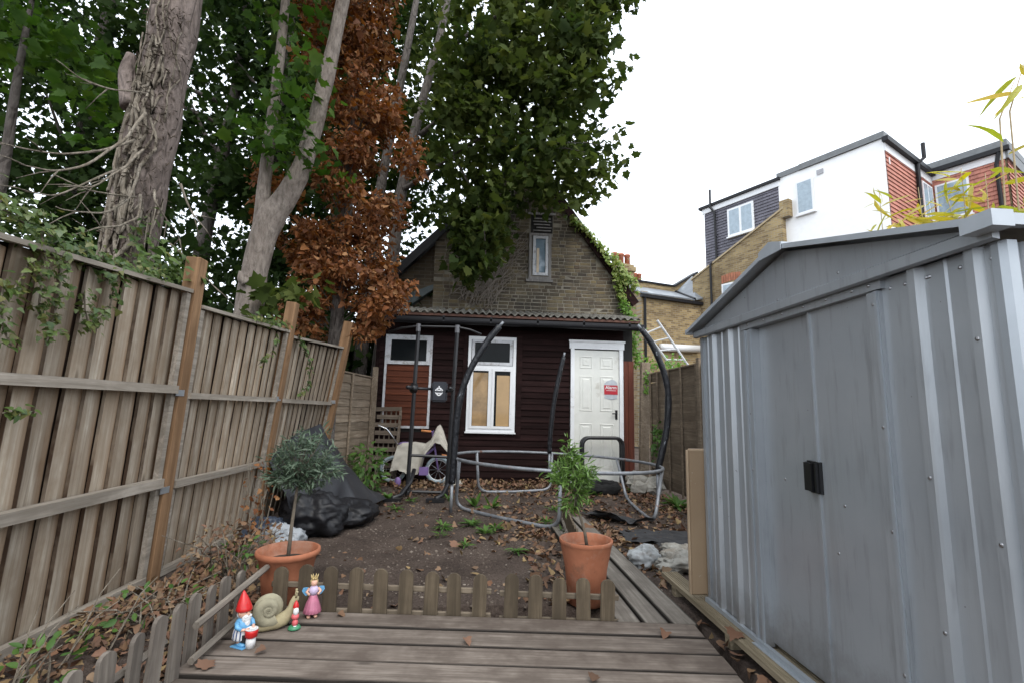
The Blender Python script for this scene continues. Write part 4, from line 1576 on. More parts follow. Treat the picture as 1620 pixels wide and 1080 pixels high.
# gnome: local +x is the way it faces
gn = fig('garden_gnome', (-1.075, 2.535, 0), R(-25), 'red-hatted garden gnome with striped apron and red drum', 'garden gnome', .82)
hat = MB().lathe([(.040, .185), (.0445, .192), (.042, .205), (.032, .235), (.020, .262), (.009, .283), (.001, .294)], (-.004, 0, 0), 20)
for i, (x, y, z) in enumerate(hat.v): hat.v[i] = (x - max(0, z - .2) * .16, y, z)
part(hat, 'hat', m_red, gn)
h = MB().ball((0, 0, .175), (.034, .034, .034), 16, 10)
h.ball((.034, 0, .172), .0085, 8, 6).ball((.004, .036, .178), (.006, .004, .010), 8, 6).ball((.004, -.036, .178), (.006, .004, .010), 8, 6)
part(h, 'head', m_skin, gn)
b = MB().ball((.022, 0, .148), (.020, .029, .030), 14, 9).ball((.030, 0, .124), (.013, .019, .026), 12, 8).ball((.033, .013, .160), (.010, .013, .007), 8, 6).ball((.033, -.013, .160), (.010, .013, .007), 8, 6)
b.ball((-.020, 0, .165), (.018, .030, .022), 12, 8)
part(b, 'beard', m_wht, gn)
e_ = MB().ball((.031, .012, .183), .0035, 6, 5).ball((.031, -.012, .183), .0035, 6, 5)
tag(part(e_, 'eyes', m_blkp, gn), kind='stuff')
part(MB().lathe([(.036, .085), (.043, .095), (.043, .115), (.036, .138), (.022, .150)], (-.002, 0, 0), 20), 'shirt', m_blu, gn)
for s in (1, -1):
    part(MB().tube([(-.002, .038 * s, .132), (.014, .050 * s, .112), (.036, .040 * s, .100)], [.015, .014, .011], 10), 'sleeve', m_blu, gn)
    hnd = MB().tube([(.034, .041 * s, .100), (.052, .026 * s, .098)], [.009, .007], 8).ball((.056, .022 * s, .098), .009, 8, 6)
    for f in range(4): hnd.tube([(.058, (.016 + f * .004) * s, .100), (.068, (.014 + f * .004) * s, .097)], .0024, 5)
    hnd.tube([(.056, .015 * s, .103), (.063, .008 * s, .104)], .0026, 5)
    part(hnd, 'hand', m_skin, gn)
    part(MB().ball((.016, .020 * s, .012), (.034, .016, .013), 12, 8), 'shoe', m_blu, gn)
    part(MB().tube([(.0, .019 * s, .018), (.0, .018 * s, .045)], .014, 10), 'ankle', m_skin, gn)
part(MB().lathe([(.046, .036), (.049, .042), (.046, .075), (.039, .098), (.036, .10)], (-.004, 0, 0), 28), 'apron', m_wht, gn)
for a in (-100, -75, -50, 55, 80, 105):
    c_, s_ = cos(R(a)), sin(R(a))
    part(MB().tube([(-.004 + .0485 * c_, .0485 * s_, .040), (-.004 + .0465 * c_, .0465 * s_, .072), (-.004 + .0395 * c_, .0395 * s_, .097)], .0035, 6), 'stripe', m_nvy, gn)
part(MB().box((.012, -.03, .030), (.046, .03, .066)), 'trousers', m_blkp, gn, False)
part(MB().lathe([(.022, .052), (.033, .058), (.035, .085), (.033, .096)], (.070, 0, 0), 20), 'drum', m_red, gn)
part(MB().lathe([(.031, .0965), (.034, .0968), (.034, .101), (.029, .101), (.028, .0985)], (.070, 0, 0), 20), 'drum_rim', m_wht, gn)
part(MB().lathe([(.026, .0), (.026, .05), (.018, .053)], (.070, 0, 0), 16), 'drum_stand', m_wht, gn)
part(MB().box((-.035, -.045, -.0005), (.06, .045, .004)), 'base', m_blu, gn, False)

# snail
sn = fig('snail_ornament', (-1.015, 2.70, 0), R(24), 'large stone snail ornament in front of the left pot', 'snail ornament')
m_stone = plain('cast_stone', (.30, .275, .19), .85, var=.18, nscale=14, dirt=((.14, .13, .07), 10, .55, .6), bump=.25)
m_stone_y = plain('mossy_cast_stone', (.34, .29, .17), .85, var=.2, nscale=14, bump=.25)
body = MB().tube([(-.13, -.0, .008), (-.09, 0, .014), (-.03, 0, .022), (.03, 0, .030), (.065, 0, .040), (.090, 0, .066), (.098, 0, .092), (.102, 0, .114), (.110, 0, .128), (.128, 0, .129)],
                 [.005, .018, .032, .036, .034, .026, .019, .017, .018, .010], 14)
for i, (x, y, z) in enumerate(body.v): body.v[i] = (x, y, max(0.0, z))
part(body, 'body', m_stone_y, sn)
for s in (1, -1): part(MB().tube([(.113, .010 * s, .137), (.116, .019 * s, .164)], [.006, .004], 8).ball((.116, .019 * s, .166), .0065, 8, 6), 'horn', m_stone_y, sn)
pts, rad = [], []
cx, cz = -.012, .098
for k in range(150):
    th = k / 149 * 2 * pi * 2.75
    g = math.exp(-.155 * th)
    a = -.9 - th
    rr = .058 * g
    pts.append((cx + rr * cos(a), -.040 * (1 - g) * 1.0, cz + rr * sin(a)))
    rad.append(.040 * g + .0012)
sh = MB().tube(pts, rad, 16)
for i, (x, y, z) in enumerate(sh.v):
    a = math.atan2(z - cz, x - cx)
    sh.v[i] = (x, y * 1.0 + .0014 * sin(a * 46), z)
part(sh, 'shell', m_stone, sn)
part(MB().ball((cx, .012, cz), (.070, .03, .070), 24, 12), 'shell_back', m_stone, sn)

# fairy
fa = fig('fairy_figurine', (-.853, 2.845, 0), R(-70), 'crowned fairy figurine in a pink dress with blue wings', 'figurine', .83)
dress = MB().lathe([(.052, .030), (.055, .034), (.048, .060), (.038, .095), (.024, .130), (.021, .137)], n=40, wob=lambda a, z: 1 + .07 * sin(a * 13) * max(0, (.13 - z) / .1))
part(dress, 'dress', m_pink, fa)
part(MB().lathe([(.021, .135), (.029, .155), (.031, .170), (.022, .186), (.012, .192)], n=16), 'bodice', m_lil, fa)
part(MB().ball((.002, 0, .212), (.021, .021, .024), 14, 9).tube([(0, 0, .185), (0, 0, .2)], .009, 8).ball((.022, 0, .210), .004, 6, 5), 'head', m_skin, fa)
part(MB().ball((-.006, 0, .217), (.023, .025, .024), 14, 9).ball((-.017, 0, .200), (.014, .024, .020), 10, 7), 'hair', m_gold, fa)
cr = MB().lathe([(.017, .228), (.019, .236), (.0195, .240)], n=16)
for k in range(7):
    a = 2 * pi * k / 7
    cr.tube([(.018 * cos(a), .018 * sin(a), .236), (.023 * cos(a), .023 * sin(a), .262)], [.005, .0012], 5)
part(cr, 'crown', m_gold, fa)
for s in (1, -1):
    wv = [(-.018, .012 * s), (-.022, .050 * s), (-.024, .070 * s), (-.022, .060 * s), (-.018, .030 * s)]
    m = MB().prism([(.012, .150), (.034, .178), (.064, .176), (.070, .158), (.058, .140), (.046, .126), (.026, .132)], (-.022, 0, 0), (0, s, 0), (0, 0, 1), (-1, 0, 0), .006)
    part(m, 'wing', m_blu, fa, False)
    part(MB().tube([(.0, .028 * s, .176), (.016, .042 * s, .160), (.034, .030 * s, .152)], [.009, .009, .007], 8).ball((.036, .028 * s, .152), .0075, 8, 6), 'arm', m_skin, fa)
    part(MB().ball((.020, .021 * s, .012), (.022, .013, .012), 10, 7).tube([(.004, .02 * s, .012), (.002, .018 * s, .045)], .010, 8), 'foot', m_skin, fa)

# tiny gnome on a flamingo-pink base
tg = fig('small_gnome', (-.893, 2.705, 0), R(-60), 'tiny gnome figurine on a green base between snail and fairy', 'figurine', .88)
part(MB().lathe([(.034, 0), (.036, .006), (.028, .016), (.012, .020)], n=16), 'base', m_grn, tg)
part(MB().ball((.006, 0, .034), (.018, .017, .020), 12, 8).ball((0, 0, .066), (.023, .022, .020), 12, 8), 'body', m_coral, tg)
part(MB().ball((.010, 0, .096), (.014, .016, .022), 12, 8).ball((.012, 0, .014), (.012, .012, .010), 8, 6), 'beard', m_wht, tg)
part(MB().ball((0, 0, .108), (.016, .016, .016), 12, 8).ball((.017, 0, .110), .004, 6, 5), 'head', m_skin, tg)
part(MB().lathe([(.017, .114), (.018, .118), (.012, .136), (.002, .152)], (-.003, 0, 0), 14), 'hat', m_red, tg)

# ================================================================== black sheet heap and bags at the left fence
m_tarp = plain('black_woven_sheet', (.017, .018, .022), .52, var=.25, nscale=3, dirt=((.13, .13, .135), 3.2, .60, .45), bump=.25, bscale=160)
nU, nV = 46, 40
A = [Vector((-1.93, 4.72, .62)), Vector((-1.90, 5.30, .84)), Vector((-1.80, 5.75, .93)), Vector((-1.70, 6.10, .62)), Vector((-1.60, 6.40, .24))]
B = [Vector((-1.62, 4.66, .10)), Vector((-1.40, 4.92, .06)), Vector((-1.22, 5.40, .07)), Vector((-1.12, 5.95, .04)), Vector((-1.10, 6.40, .0))]
def curve(C, s):
    s *= len(C) - 1
    i = min(int(s), len(C) - 2)
    f = s - i
    f = f * f * (3 - 2 * f) * .5 + f * .5
    return C[i].lerp(C[i + 1], f)


vs, fs = [], []
for j in range(nV + 1):
    for i in range(nU + 1):
        s, q = i / nU, j / nV
        p = curve(A, s).lerp(curve(B, s), q)
        p.x += .10 * q * (1 - q) * (1.2 - s)
        p.z -= .16 * q * (1 - q) * (1 - .8 * s)
        w = (.5 - abs(noise.noise(Vector((s * 4 + q * 1.5, q * 1.6, 1.5)))) * 1.6) * .035 + noise.noise(Vector((s * 4.5, q * 2.2, .5))) * .03 + noise.noise(Vector((s * 11, q * 5, 3))) * .02 + .02 * sin(s * 17 + q * 5) * q
        p += Vector((.6, -.6, .5)) * w
        p.z = max(p.z, -.05)
        vs.append(tuple(p))
for j in range(nV):
    for i in range(nU):
        a = j * (nU + 1) + i
        fs.append((a, a + 1, a + nU + 2, a + nU + 1))
o = MB().add(vs, fs).build('black_sheet', m_tarp, None, True)
tag(o, 'big black woven sheet slumped in a heap against the left fence', 'tarpaulin')


def lump(name, c, r_, mat, label, cat, amp=.3, fr=7, n=56, m_=34, seed=0.0, group=None, flat=-.055, smooth=True):
    b = MB().ball((0, 0, 0), r_, n, m_)
    for i, p in enumerate(b.v):
        q = Vector(p)
        s = q * fr + Vector((seed, seed * 2, -seed))
        k = 1 + amp * noise.noise(s) + amp * .5 * (.4 - abs(noise.noise(s * 2.3)) * 1.5) + amp * .30 * (.4 - abs(noise.noise(s * 5)) * 1.5)
        b.v[i] = (c[0] + q.x * k, c[1] + q.y * k, max(flat, c[2] + q.z * k))
    return tag(b.build(name, mat, None, smooth), label, cat, group)


m_bag = plain('black_bin_bag', (.011, .011, .013), .5, spec=.35, var=.2, bump=.9, bscale=18)
lump('bin_bag', (-1.52, 4.86, .10), (.30, .28, .20), m_bag, 'shiny black bin bag bulging from the foot of the black sheet', 'bin bag', .35, 7, seed=1)
lump('bin_bag', (-1.28, 5.25, .05), (.26, .32, .14), m_bag, 'rolled black bundle along the front of the black sheet', 'bundle', .3, 7, seed=4)
m_blueb = plain('dark_blue_plastic', (.035, .045, .065), .25, bump=.6, bscale=16)
lump('plastic_sack', (-1.80, 4.52, .02), (.20, .17, .13), m_blueb, 'dark blue plastic sack beside the post, behind the left pot', 'plastic sack', .4, 9, seed=7)
t = NT('clear_polythene')
t.col((.42, .45, .48))
t.set(.15, 0, .6)
t.b.inputs['Alpha'].default_value = .72
t.bump(t.noise(t.coord(rand=False), 22, 4, .7), .8, .02)
lump('polythene_bag', (-1.62, 4.34, .01), (.16, .12, .11), t.m, 'crumpled clear polythene bag behind the left pot rim', 'plastic bag', .5, 11, seed=9)

# ================================================================== rubble, membrane, hardened cement
m_cem = plain('hardened_cement', (.30, .285, .25), .95, var=.25, nscale=9, dirt=((.17, .13, .09), 6, .5, .6), bump=.9, bscale=40)
lump('cement_lump', (1.36, 3.92, .0), (.13, .10, .085), plain('pale_cement_bag', (.31, .32, .32), .85, var=.25, nscale=14, dirt=((.17, .14, .11), 9, .52, .6), bump=.6, bscale=25), 'pale grey crumpled cement bag at the boardwalk edge', 'cement bag', .45, 11, seed=2)
lump('cement_lump', (1.62, 3.86, -.02), (.24, .16, .075), m_cem, 'rough buff lump of hardened cement in front of the tan board', 'rubble', .6, 12, seed=3)
lump('cement_lump', (1.80, 4.15, -.03), (.22, .16, .06), m_cem, 'low hardened cement spill beside the leaning tan board', 'rubble', .6, 12, seed=6)
for i, (x, y, s) in enumerate(((2.52, 7.55, .17), (2.68, 7.22, .15), (2.42, 7.25, .11), (2.60, 7.9, .16))):
    lump('rubble_block', (x, y, s * .45), (s, s * .8, s * .75), m_cem, ['tallest grey concrete lump by the right fence post', 'broken concrete lump right of the padded pole foot', 'small concrete lump in the leaves by the fence', 'concrete lump nearest the door frame'][i], 'rubble', .9, 7, 9, 6, seed=11 + i, smooth=False)


def ragged(name, x0, x1, y0, y1, zf, label, mat, n=40, m_=14, seed=0.0):
    vs, fs = [], []
    for j in range(m_ + 1):
        for i in range(n + 1):
            s, q = i / n, j / m_
            e0 = .18 * noise.noise(Vector((s * 6, seed, 0)))
            e1 = .18 * noise.noise(Vector((s * 7, seed, 9)))
            yy = y0 + (y1 - y0) * (q * (1 + e1 - e0) + e0)
            xx = x0 + (x1 - x0) * s + .08 * noise.noise(Vector((q * 4, seed, 4))) * (1 if .05 < s < .95 else 1.6)
            vs.append((xx, yy - (s * .35 if seed < 5 else .05 * s), zf(s, q) + .018 * noise.noise(Vector((s * 9, q * 6, seed)))))
    for j in range(m_):
        for i in range(n):
            a = j * (n + 1) + i
            fs.append((a, a + 1, a + n + 2, a + n + 1))
    return tag(MB().add(vs, fs).build(name, mat, None, True), label, 'membrane', 'scraps of black weed membrane')


m_memb = plain('black_weed_membrane', (.022, .022, .024), .8, var=.4, nscale=12, dirt=((.10, .08, .06), 9, .56, .5), bump=.3)
ragged('weed_membrane', 1.30, 1.82, 5.45, 5.85, lambda s, q: -.02 + .10 * (1 - q) ** 3 * abs(sin(3.5 * s + .8)) , 'curled black membrane scrap standing up beyond the boardwalk end', m_memb, seed=1.0)
ragged('weed_membrane', 1.42, 2.25, 4.55, 5.0, lambda s, q: -.028, 'flat black membrane scrap on the soil right of the boardwalk', m_memb, seed=6.0)
ragged('weed_membrane', 1.65, 2.3, 4.1, 4.5, lambda s, q: -.022 + .02 * sin(s * 5), 'crumpled black membrane piece beside the cement lumps', m_memb, seed=8.0)

# ================================================================== alarm sign on the door
sg = thing('alarm_sign', (2.29, HY - .035, 1.37), 'red and silver Alarm sign fixed to the white door', 'sign')
m_silver = plain('silver_sign_plastic', (.42, .45, .48), .3, var=.15, nscale=14)
m_signred = plain('red_sign_panel', (.42, .022, .035), .35, var=.06)
sy = HY - .0245
MB().prism([(-.112, .02), (-.03, .0), (.03, .0), (.112, .02), (.112, .285), (.075, .325), (.02, .345), (-.05, .322), (-.112, .28)], (2.29, sy, 1.38), (1, 0, 0), (0, 0, 1), (0, -1, 0), .006).build('plate', m_silver, sg)
MB().prism([(-.118, .085), (.118, .085), (.118, .245), (-.118, .245)], (2.29, sy - .0065, 1.38), (1, 0, 0), (0, 0, 1), (0, -1, 0), .003).build('red_panel', m_signred, sg)


def text(body, size, loc, mat, parent, name='lettering', bold=.0):
    cu = bpy.data.curves.new(name, 'FONT')
    cu.body = body
    cu.size = size
    cu.align_x = 'CENTER'
    cu.offset = bold
    cu.extrude = .0008
    ob = bpy.data.objects.new('tmp', cu)
    COL.objects.link(ob)
    dg = bpy.context.evaluated_depsgraph_get()
    me = bpy.data.meshes.new_from_object(ob.evaluated_get(dg))
    bpy.data.objects.remove(ob)
    me.materials.clear()
    me.materials.append(mat)
    o = bpy.data.objects.new(name, me)
    place(o, loc, parent)
    o.rotation_euler = (R(90), 0, 0)
    return o


text('Alarm', .080, (2.29, sy - .0108, 1.38 + .180), m_wht, sg, bold=.0016)
m = MB()
for (x0, x1, z) in ((-.095, .09, .158), (-.105, -.055, .130), (-.045, .10, .130)):
    pass
MB().box((2.29 - .085, sy - .0108, 1.38 + .150), (2.29 + .09, sy - .0097, 1.38 + .157)).build('underline', m_wht, sg)

# ================================================================== houses beyond the garden
BA = R(28.6)
dL = Vector((-sin(BA), cos(BA), 0))
dR = Vector((cos(BA), sin(BA), 0))
C0 = Vector((11.82, 12.5, 0))
UP = Vector((0, 0, 1))
m_render = plain('white_render', (.90, .90, .89), .7, var=.03)
m_slatetile = plain('grey_hung_tile', (.125, .12, .145), .65, var=.25, nscale=3)
m_redtile = plain('red_hung_tile', (.46, .19, .14), .75, var=.2, nscale=3)
m_fascia = plain('white_fascia', (.78, .79, .80), .4, var=.02)
m_felt = plain('grey_roof_edge', (.16, .17, .175), .6)
m_blind = plain('pale_blue_glass', (.30, .38, .44), .08, spec=.8)
m_brL = wallbrick('yellow_stock_brick', (.40, .30, .15), (.17, .115, .06), (.33, .29, .22), axis=(dL.x, dL.y))
m_brR = wallbrick('yellow_stock_brick_side', (.40, .30, .15), (.17, .115, .06), (.33, .29, .22), axis=(dR.x, dR.y))
m_stoneco = plain('pale_coping', (.40, .32, .20), .85)
m_archbr = plain('red_arch_brick', (.36, .14, .08), .85, var=.25, nscale=6)
bh_ = thing('terraced_house', (C0.x, C0.y, 0), 'white rendered house end with grey and red tile-hung roof rooms', 'house')


def LP(s, z, o=0.0): return C0 + dL * s - dR * o + UP * z
def RP(s, z, o=0.0): return C0 + dR * s - dL * o + UP * z


def slab(fn, poly, o0, o1):
    m = MB()
    a = [fn(s, z, o0) for s, z in poly]
    b = [fn(s, z, o1) for s, z in poly]
    n = len(poly)
    return m.add(a + b, [tuple(range(n)), tuple(reversed(range(n, 2 * n)))] + [(i, (i + 1) % n, n + (i + 1) % n, n + i) for i in range(n)])


def rect(s0, s1, z0, z1): return [(s0, z0), (s1, z0), (s1, z1), (s0, z1)]


def tilehang(fn, s0, s1, z0, z1, o, mat, parent, step=.115):
    m = MB()
    z = z0
    r_ = 0
    while z < z1 - .02:
        w = .165
        s = s0 - (w / 2 if r_ % 2 else 0)
        while s < s1:
            a, b = max(s, s0), min(s + w - .006, s1)
            if b - a > .02:
                zt = min(z + step * 1.05, z1)
                j = rng.uniform(-.004, .004)
                p = [fn(a, z, o + .034 + j), fn(b, z, o + .034 + j), fn(b, zt, o + .006), fn(a, zt, o + .006)]
                q = [fn(a, z, o), fn(b, z, o)]
                m.add(p + q, [(0, 1, 2, 3), (4, 5, 1, 0)])
            s += w
        z += step
        r_ += 1
    return tag(m.build('hung_tiles', mat, parent), kind='stuff')


def window(fn, s0, s1, z0, z1, o, parent, panes=2, fw=.06):
    w = slab(fn, rect(s0, s1, z0, z1), o, o + .05).build('window', m_fascia, parent)
    n = panes
    for k in range(n):
        a = s0 + (s1 - s0) * k / n + fw * (1 if k == 0 else .6)
        b = s0 + (s1 - s0) * (k + 1) / n - fw * (1 if k == n - 1 else .6)
        slab(fn, rect(a, b, z0 + fw, z1 - fw), o + .0505, o + .054).build('pane', m_blind, w)
        m = MB()
        for (p, q) in (((a - .02, a), (z0 + fw - .02, z1 - fw + .02)), ((b, b + .02), (z0 + fw - .02, z1 - fw + .02))):
            pass
    slab(fn, rect(s0 - .04, s1 + .04, z0 - .06, z0 - .005), o, o + .10).build('sill', m_fascia, w)
    return w


# walls
slab(LP, rect(0, 3.13, 0, 9.50), -.35, .0).build('wall', m_render, bh_)
slab(LP, rect(3.14, 6.14, 0, 9.2), -.35, -.03).build('wall', m_mortar, bh_)
tilehang(LP, 3.14, 6.12, 6.6, 9.22, -.03, m_slatetile, bh_)
slab(LP, rect(3.10, 6.20, 9.22, 9.43), -.03, .03).build('fascia', m_fascia, bh_)
slab(LP, rect(3.05, 6.32, 9.43, 9.53), -1.5, .10).build('roof_edge', m_iron, bh_)
slab(LP, rect(-.02, 3.16, 9.50, 9.69), -2.5, .04).build('roof_edge', m_felt, bh_)
slab(LP, [(2.95, 0), (6.6, 0), (6.6, 6.55), (2.95, 8.22)], .0, .22).build('wall', m_brL, bh_)
slab(LP, [(2.90, 8.24), (2.90, 8.31), (6.66, 6.60), (6.66, 6.53)], -.02, .26).build('coping', m_stoneco, bh_)
slab(LP, rect(2.70, 3.02, 7.95, 8.55), -.0, .235).build('party_pier', m_brL, bh_)
slab(RP, rect(.012, 3.75, 0, 9.08), -.30, -.001).build('wall', m_brR, bh_)
tilehang(RP, .04, 3.72, 6.8, 9.10, .0, m_redtile, bh_, .14)
slab(RP, rect(.012, 3.75, 9.10, 9.36), -.3, .035).build('fascia', m_fascia, bh_)
slab(RP, rect(-.10, 3.70, 9.36, 9.50), .0, .16).build('gutter', m_iron, bh_)
slab(RP, rect(-.06, 3.75, 9.50, 9.70), -2.4, .05).build('roof_edge', m_felt, bh_)
window(LP, 1.98, 2.54, 7.93, 9.10, .005, bh_, 1)
window(LP, 4.05, 5.09, 7.93, 9.03, .0, bh_, 2, .075)
slab(LP, rect(1.66, 1.86, 9.10, 9.26), .001, .03).build('air_vent', plain('grey_vent', (.36, .36, .38), .5), bh_)
window(RP, 2.75, 3.62, 7.7, 8.95, .01, bh_, 2)
window(LP, 4.68, 5.30, 5.2, 6.08, .22, bh_, 1)
for k in range(8): slab(LP, rect(4.55 + k * .098, 4.63 + k * .098, 6.12 + .012 * min(k, 7 - k), 6.42 + .012 * min(k, 7 - k)), .20, .235).build('arch_brick', m_archbr, bh_)
MB().tube([LP(5.76, 10.1, .1), LP(5.76, 9.35, .12), LP(5.62, 9.1, .06), LP(5.60, 7.15, .06), LP(5.72, 6.98, .30), LP(5.72, 4, .30)], .045, 8).build('downpipe', m_iron, bh_)
MB().tube([RP(2.43, 10.05, .25), RP(2.43, 9.55, .25), RP(2.30, 9.36, .10), RP(2.30, 6.5, .08)], .06, 8).build('soil_pipe', m_iron, bh_)
MB().tube([RP(.25, 8.95, .03), RP(.25, 8.72, .03)], .02, 6).build('wall_light', m_fascia, bh_)
# second wing, stepping forward
C2 = C0 + dR * 3.76
def L2P(s, z, o=0.0): return C2 + dL * s - dR * o + UP * z
C3 = C2 - dL * 1.83
def R3P(s, z, o=0.0): return C3 + dR * s - dL * o + UP * z


wg = thing('terraced_house', (C2.x, C2.y, 0), 'red tile-hung roof room nearest the right edge, behind the bamboo', 'house')
slab(L2P, rect(-1.83, .3, 0, 9.2), -.3, .0).build('wall', m_brL, wg)
tilehang(L2P, -1.80, -.02, 6.9, 9.22, .0, m_redtile, wg, .14)
slab(L2P, rect(-1.83, -.04, 9.22, 9.46), .0, .035).build('fascia', m_fascia, wg)
slab(L2P, rect(-1.95, -.04, 9.46, 9.60), .0, .16).build('gutter', m_iron, wg)
slab(L2P, rect(-1.9, .3, 9.60, 9.85), -2.4, .06).build('roof_edge', m_felt, wg)
window(L2P, -.95, -.10, 7.75, 9.0, .03, wg, 1)
slab(R3P, rect(.0, 3.0, 0, 9.2), -.3, .0).build('wall', m_brR, wg)
tilehang(R3P, .03, 2.9, 6.9, 9.22, .0, m_redtile, wg, .14)
slab(R3P, rect(-.05, 3.0, 9.23, 9.60), .0, .06).build('fascia', m_felt, wg)
MB().tube([L2P(-1.70, 9.45, .10), L2P(-1.62, 9.1, .08), L2P(-1.62, 6.5, .08)], .055, 8).build('downpipe', m_iron, wg)

# middle terrace with slate roof and chimneys
T0 = Vector((5.93, 17.0, 0))
TA = R(18.5)
tL = Vector((-sin(TA), cos(TA), 0))
tR = Vector((cos(TA), sin(TA), 0))
def TP(s, z, o=0.0): return T0 + tR * s - tL * o + UP * z
def TL(s, z, o=0.0): return T0 + tL * s - tR * o + UP * z


tr_ = thing('brick_terrace', (T0.x, T0.y, 0), 'yellow brick back extension with low slate roof and chimneys', 'house')
m_brT = wallbrick('terrace_brick', (.42, .31, .15), (.17, .115, .06), (.33, .29, .22), axis=(tR.x, tR.y))
m_brS = wallbrick('terrace_side_brick', (.36, .26, .14), (.17, .11, .06), (.33, .29, .22), axis=(tL.x, tL.y))
m_slate2 = plain('pale_wet_slate', (.15, .165, .185), .38, var=.2, nscale=2.2, dirt=((.34, .38, .40), 1.6, .52, .6), bump=.15)
slab(TP, rect(0, 3.0, 0, 5.52), -.3, .0).build('wall', m_brT, tr_)
slab(TL, rect(.01, 3.4, 0, 5.7), -.3, -.002).build('wall', m_brS, tr_)
MB().tube([TP(.12, 5.45, .06), TP(.12, 0, .06)], .05, 8).build('downpipe', m_iron, tr_)
slab(TP, rect(-.06, 2.9, 5.44, 5.55), .01, .14).build('gutter', m_iron, tr_)
m = MB()
a = [TP(-.06, 5.57, .12), TP(2.45, 5.57, .12), TP(2.95, 6.29, -1.5), TP(-.06, 6.29, -1.5)]
m.hexa(a + [p + UP * .05 for p in a])
m.build('roof', m_slate2, tr_)
MB().tube([TP(2.45, 5.64, .12), TP(2.95, 6.36, -1.5)], .05, 6).build('valley', m_iron, tr_)
m = MB()
a = [TP(2.50, 5.60, .12), TP(3.2, 5.75, .12), TP(3.6, 7.0, -1.2), TP(2.98, 6.30, -1.5)]
m.hexa(a + [p + UP * .05 for p in a])
m.build('roof', m_slate2, tr_)
slab(TP, [(-.6, 5.5), (4.2, 5.5), (4.2, 7.30), (3.0, 6.58), (-.6, 6.56)], -1.9, -1.62).build('party_wall', m_brT, tr_)
slab(TP, [(-.6, 6.565), (3.0, 6.585), (4.3, 7.365), (4.3, 7.46), (2.98, 6.66), (-.6, 6.64)], -1.95, -1.57).build('coping', m_iron, tr_)
m_potc = plain('orange_chimney_pot', (.46, .17, .10), .8, var=.2)
def chimney(s, o, z0, z1, w, d, pots, ph):
    c = slab(TP, rect(s, s + w, z0, z1), o, o + d).build('chimney', m_brT, tr_)
    slab(TP, rect(s - .06, s + w + .06, z1 - .30, z1 - .10), o - .06, o + d + .06).build('chimney_cap', m_brT, c)
    for k in range(pots):
        q = TP(s + w * (k + .5) / pots, z1 - .03, o + d / 2)
        MB().lathe([(.12, 0), (.115, ph * .8), (.14, ph * .84), (.14, ph * .96), (.11, ph)], q, 12).build('chimney_pot', m_potc, c, True)


chimney(.02, -2.2, 5.4, 7.30, .95, .5, 3, .52)
chimney(3.15, -5.4, 5.4, 7.74, .85, .5, 3, .50)
MB().tube([TP(.75, 3.62, .12), TP(2.6, 3.70, .12)], .14, 14).build('white_duct', m_fascia, tr_, True)

# ladder and slates behind the right fence
ld = thing('ladder', (3.4, 8.5, -.05), 'pale ladder leaning behind the right fence', 'ladder')
m_alu = plain('pale_ladder_metal', (.55, .56, .57), .5)
def off(p, q, e): return [p[0] + (q[0] - p[0]) * e, p[1] + (q[1] - p[1]) * e, p[2] + (q[2] - p[2]) * e]
r0, r1 = ((3.02, 8.5, 2.67), (3.37, 8.56, 2.24)), ((3.26, 8.5, 2.86), (3.76, 8.58, 2.20))
for a, b in (r0, r1):
    e = 2.3 if a is r0[0] else 3.0
    d = [b[i] - a[i] for i in range(3)]
    MB().tube([a, [a[0] + d[0] * 1.9, a[1] + d[1] * 1.9, a[2] + d[2] * 1.9]], .022, 6).build('rail', m_alu, ld)
for k in range(6):
    p = off(*r0, .12 + k * .36)
    q = off(*r1, .17 + k * .30)
    MB().tube([p, q], .016, 6).build('rung', m_alu, ld)

# ================================================================== trees
def barkmat(name, a, b, spot, scale=7, crack=.5):
    t = NT(name)
    v = t.coord(scale=(1, 1, .55), rand=False)
    k = t.noise(v, scale, 6, .65, .6)
    f = t.noise(t.coord(scale=(1, 1, .25), rand=False), 34, 5, .7)
    c = t.mix(t.ramp(k, [(.34, 0.0), (.66, 1.0)]), a, b)
    c = t.mix(t.ramp(f, [(.35, .7), (.55, 0.0)]), c, tuple(x * .5 for x in a))
    c = t.mix(t.ramp(t.noise(v, 2.1, 5, .7), [(.56, 0.0), (.68, .8)]), c, spot)
    t.col(c)
    t.set(.9, 0, .2)
    vo = t.n('TexVoronoi')
    vo.feature = 'DISTANCE_TO_EDGE'
    vo.inputs['Scale'].default_value = 9
    t.l(t.coord(scale=(1, 1, .3), rand=False), vo.inputs['Vector'])
    t.bump(t.math('ADD', t.math('ADD', t.math('MULTIPLY', f, .7), k), t.ramp(vo.outputs[0], [(.0, 0.0), (.10, crack)])), .9, .03)
    return t.m


m_barkA = barkmat('grey_brown_bark', (.14, .11, .095), (.26, .21, .185), (.07, .055, .045))
m_barkB = barkmat('smooth_grey_bark', (.20, .165, .14), (.33, .285, .245), (.11, .09, .07), 6, .06)
m_barkC = barkmat('dark_bark', (.10, .085, .075), (.17, .15, .135), (.06, .055, .04))
m_vine = barkmat('dead_ivy_stem', (.17, .14, .105), (.33, .29, .235), (.085, .08, .045), 12)
lm_syc = leafmat('sycamore_leaf', [(.020, .036, .010), (.034, .058, .015), (.055, .082, .020), (.028, .048, .014), (.11, .13, .035)], .34, .75, .10)
lm_bg = leafmat('dark_leaf', [(.012, .026, .009), (.022, .044, .013), (.034, .060, .017), (.017, .034, .012), (.05, .08, .02)], .32, .75, .10)
lm_lite = leafmat('light_leaf', [(.038, .085, .016), (.06, .12, .024), (.045, .095, .022), (.10, .16, .032)], .40, .65, .15)
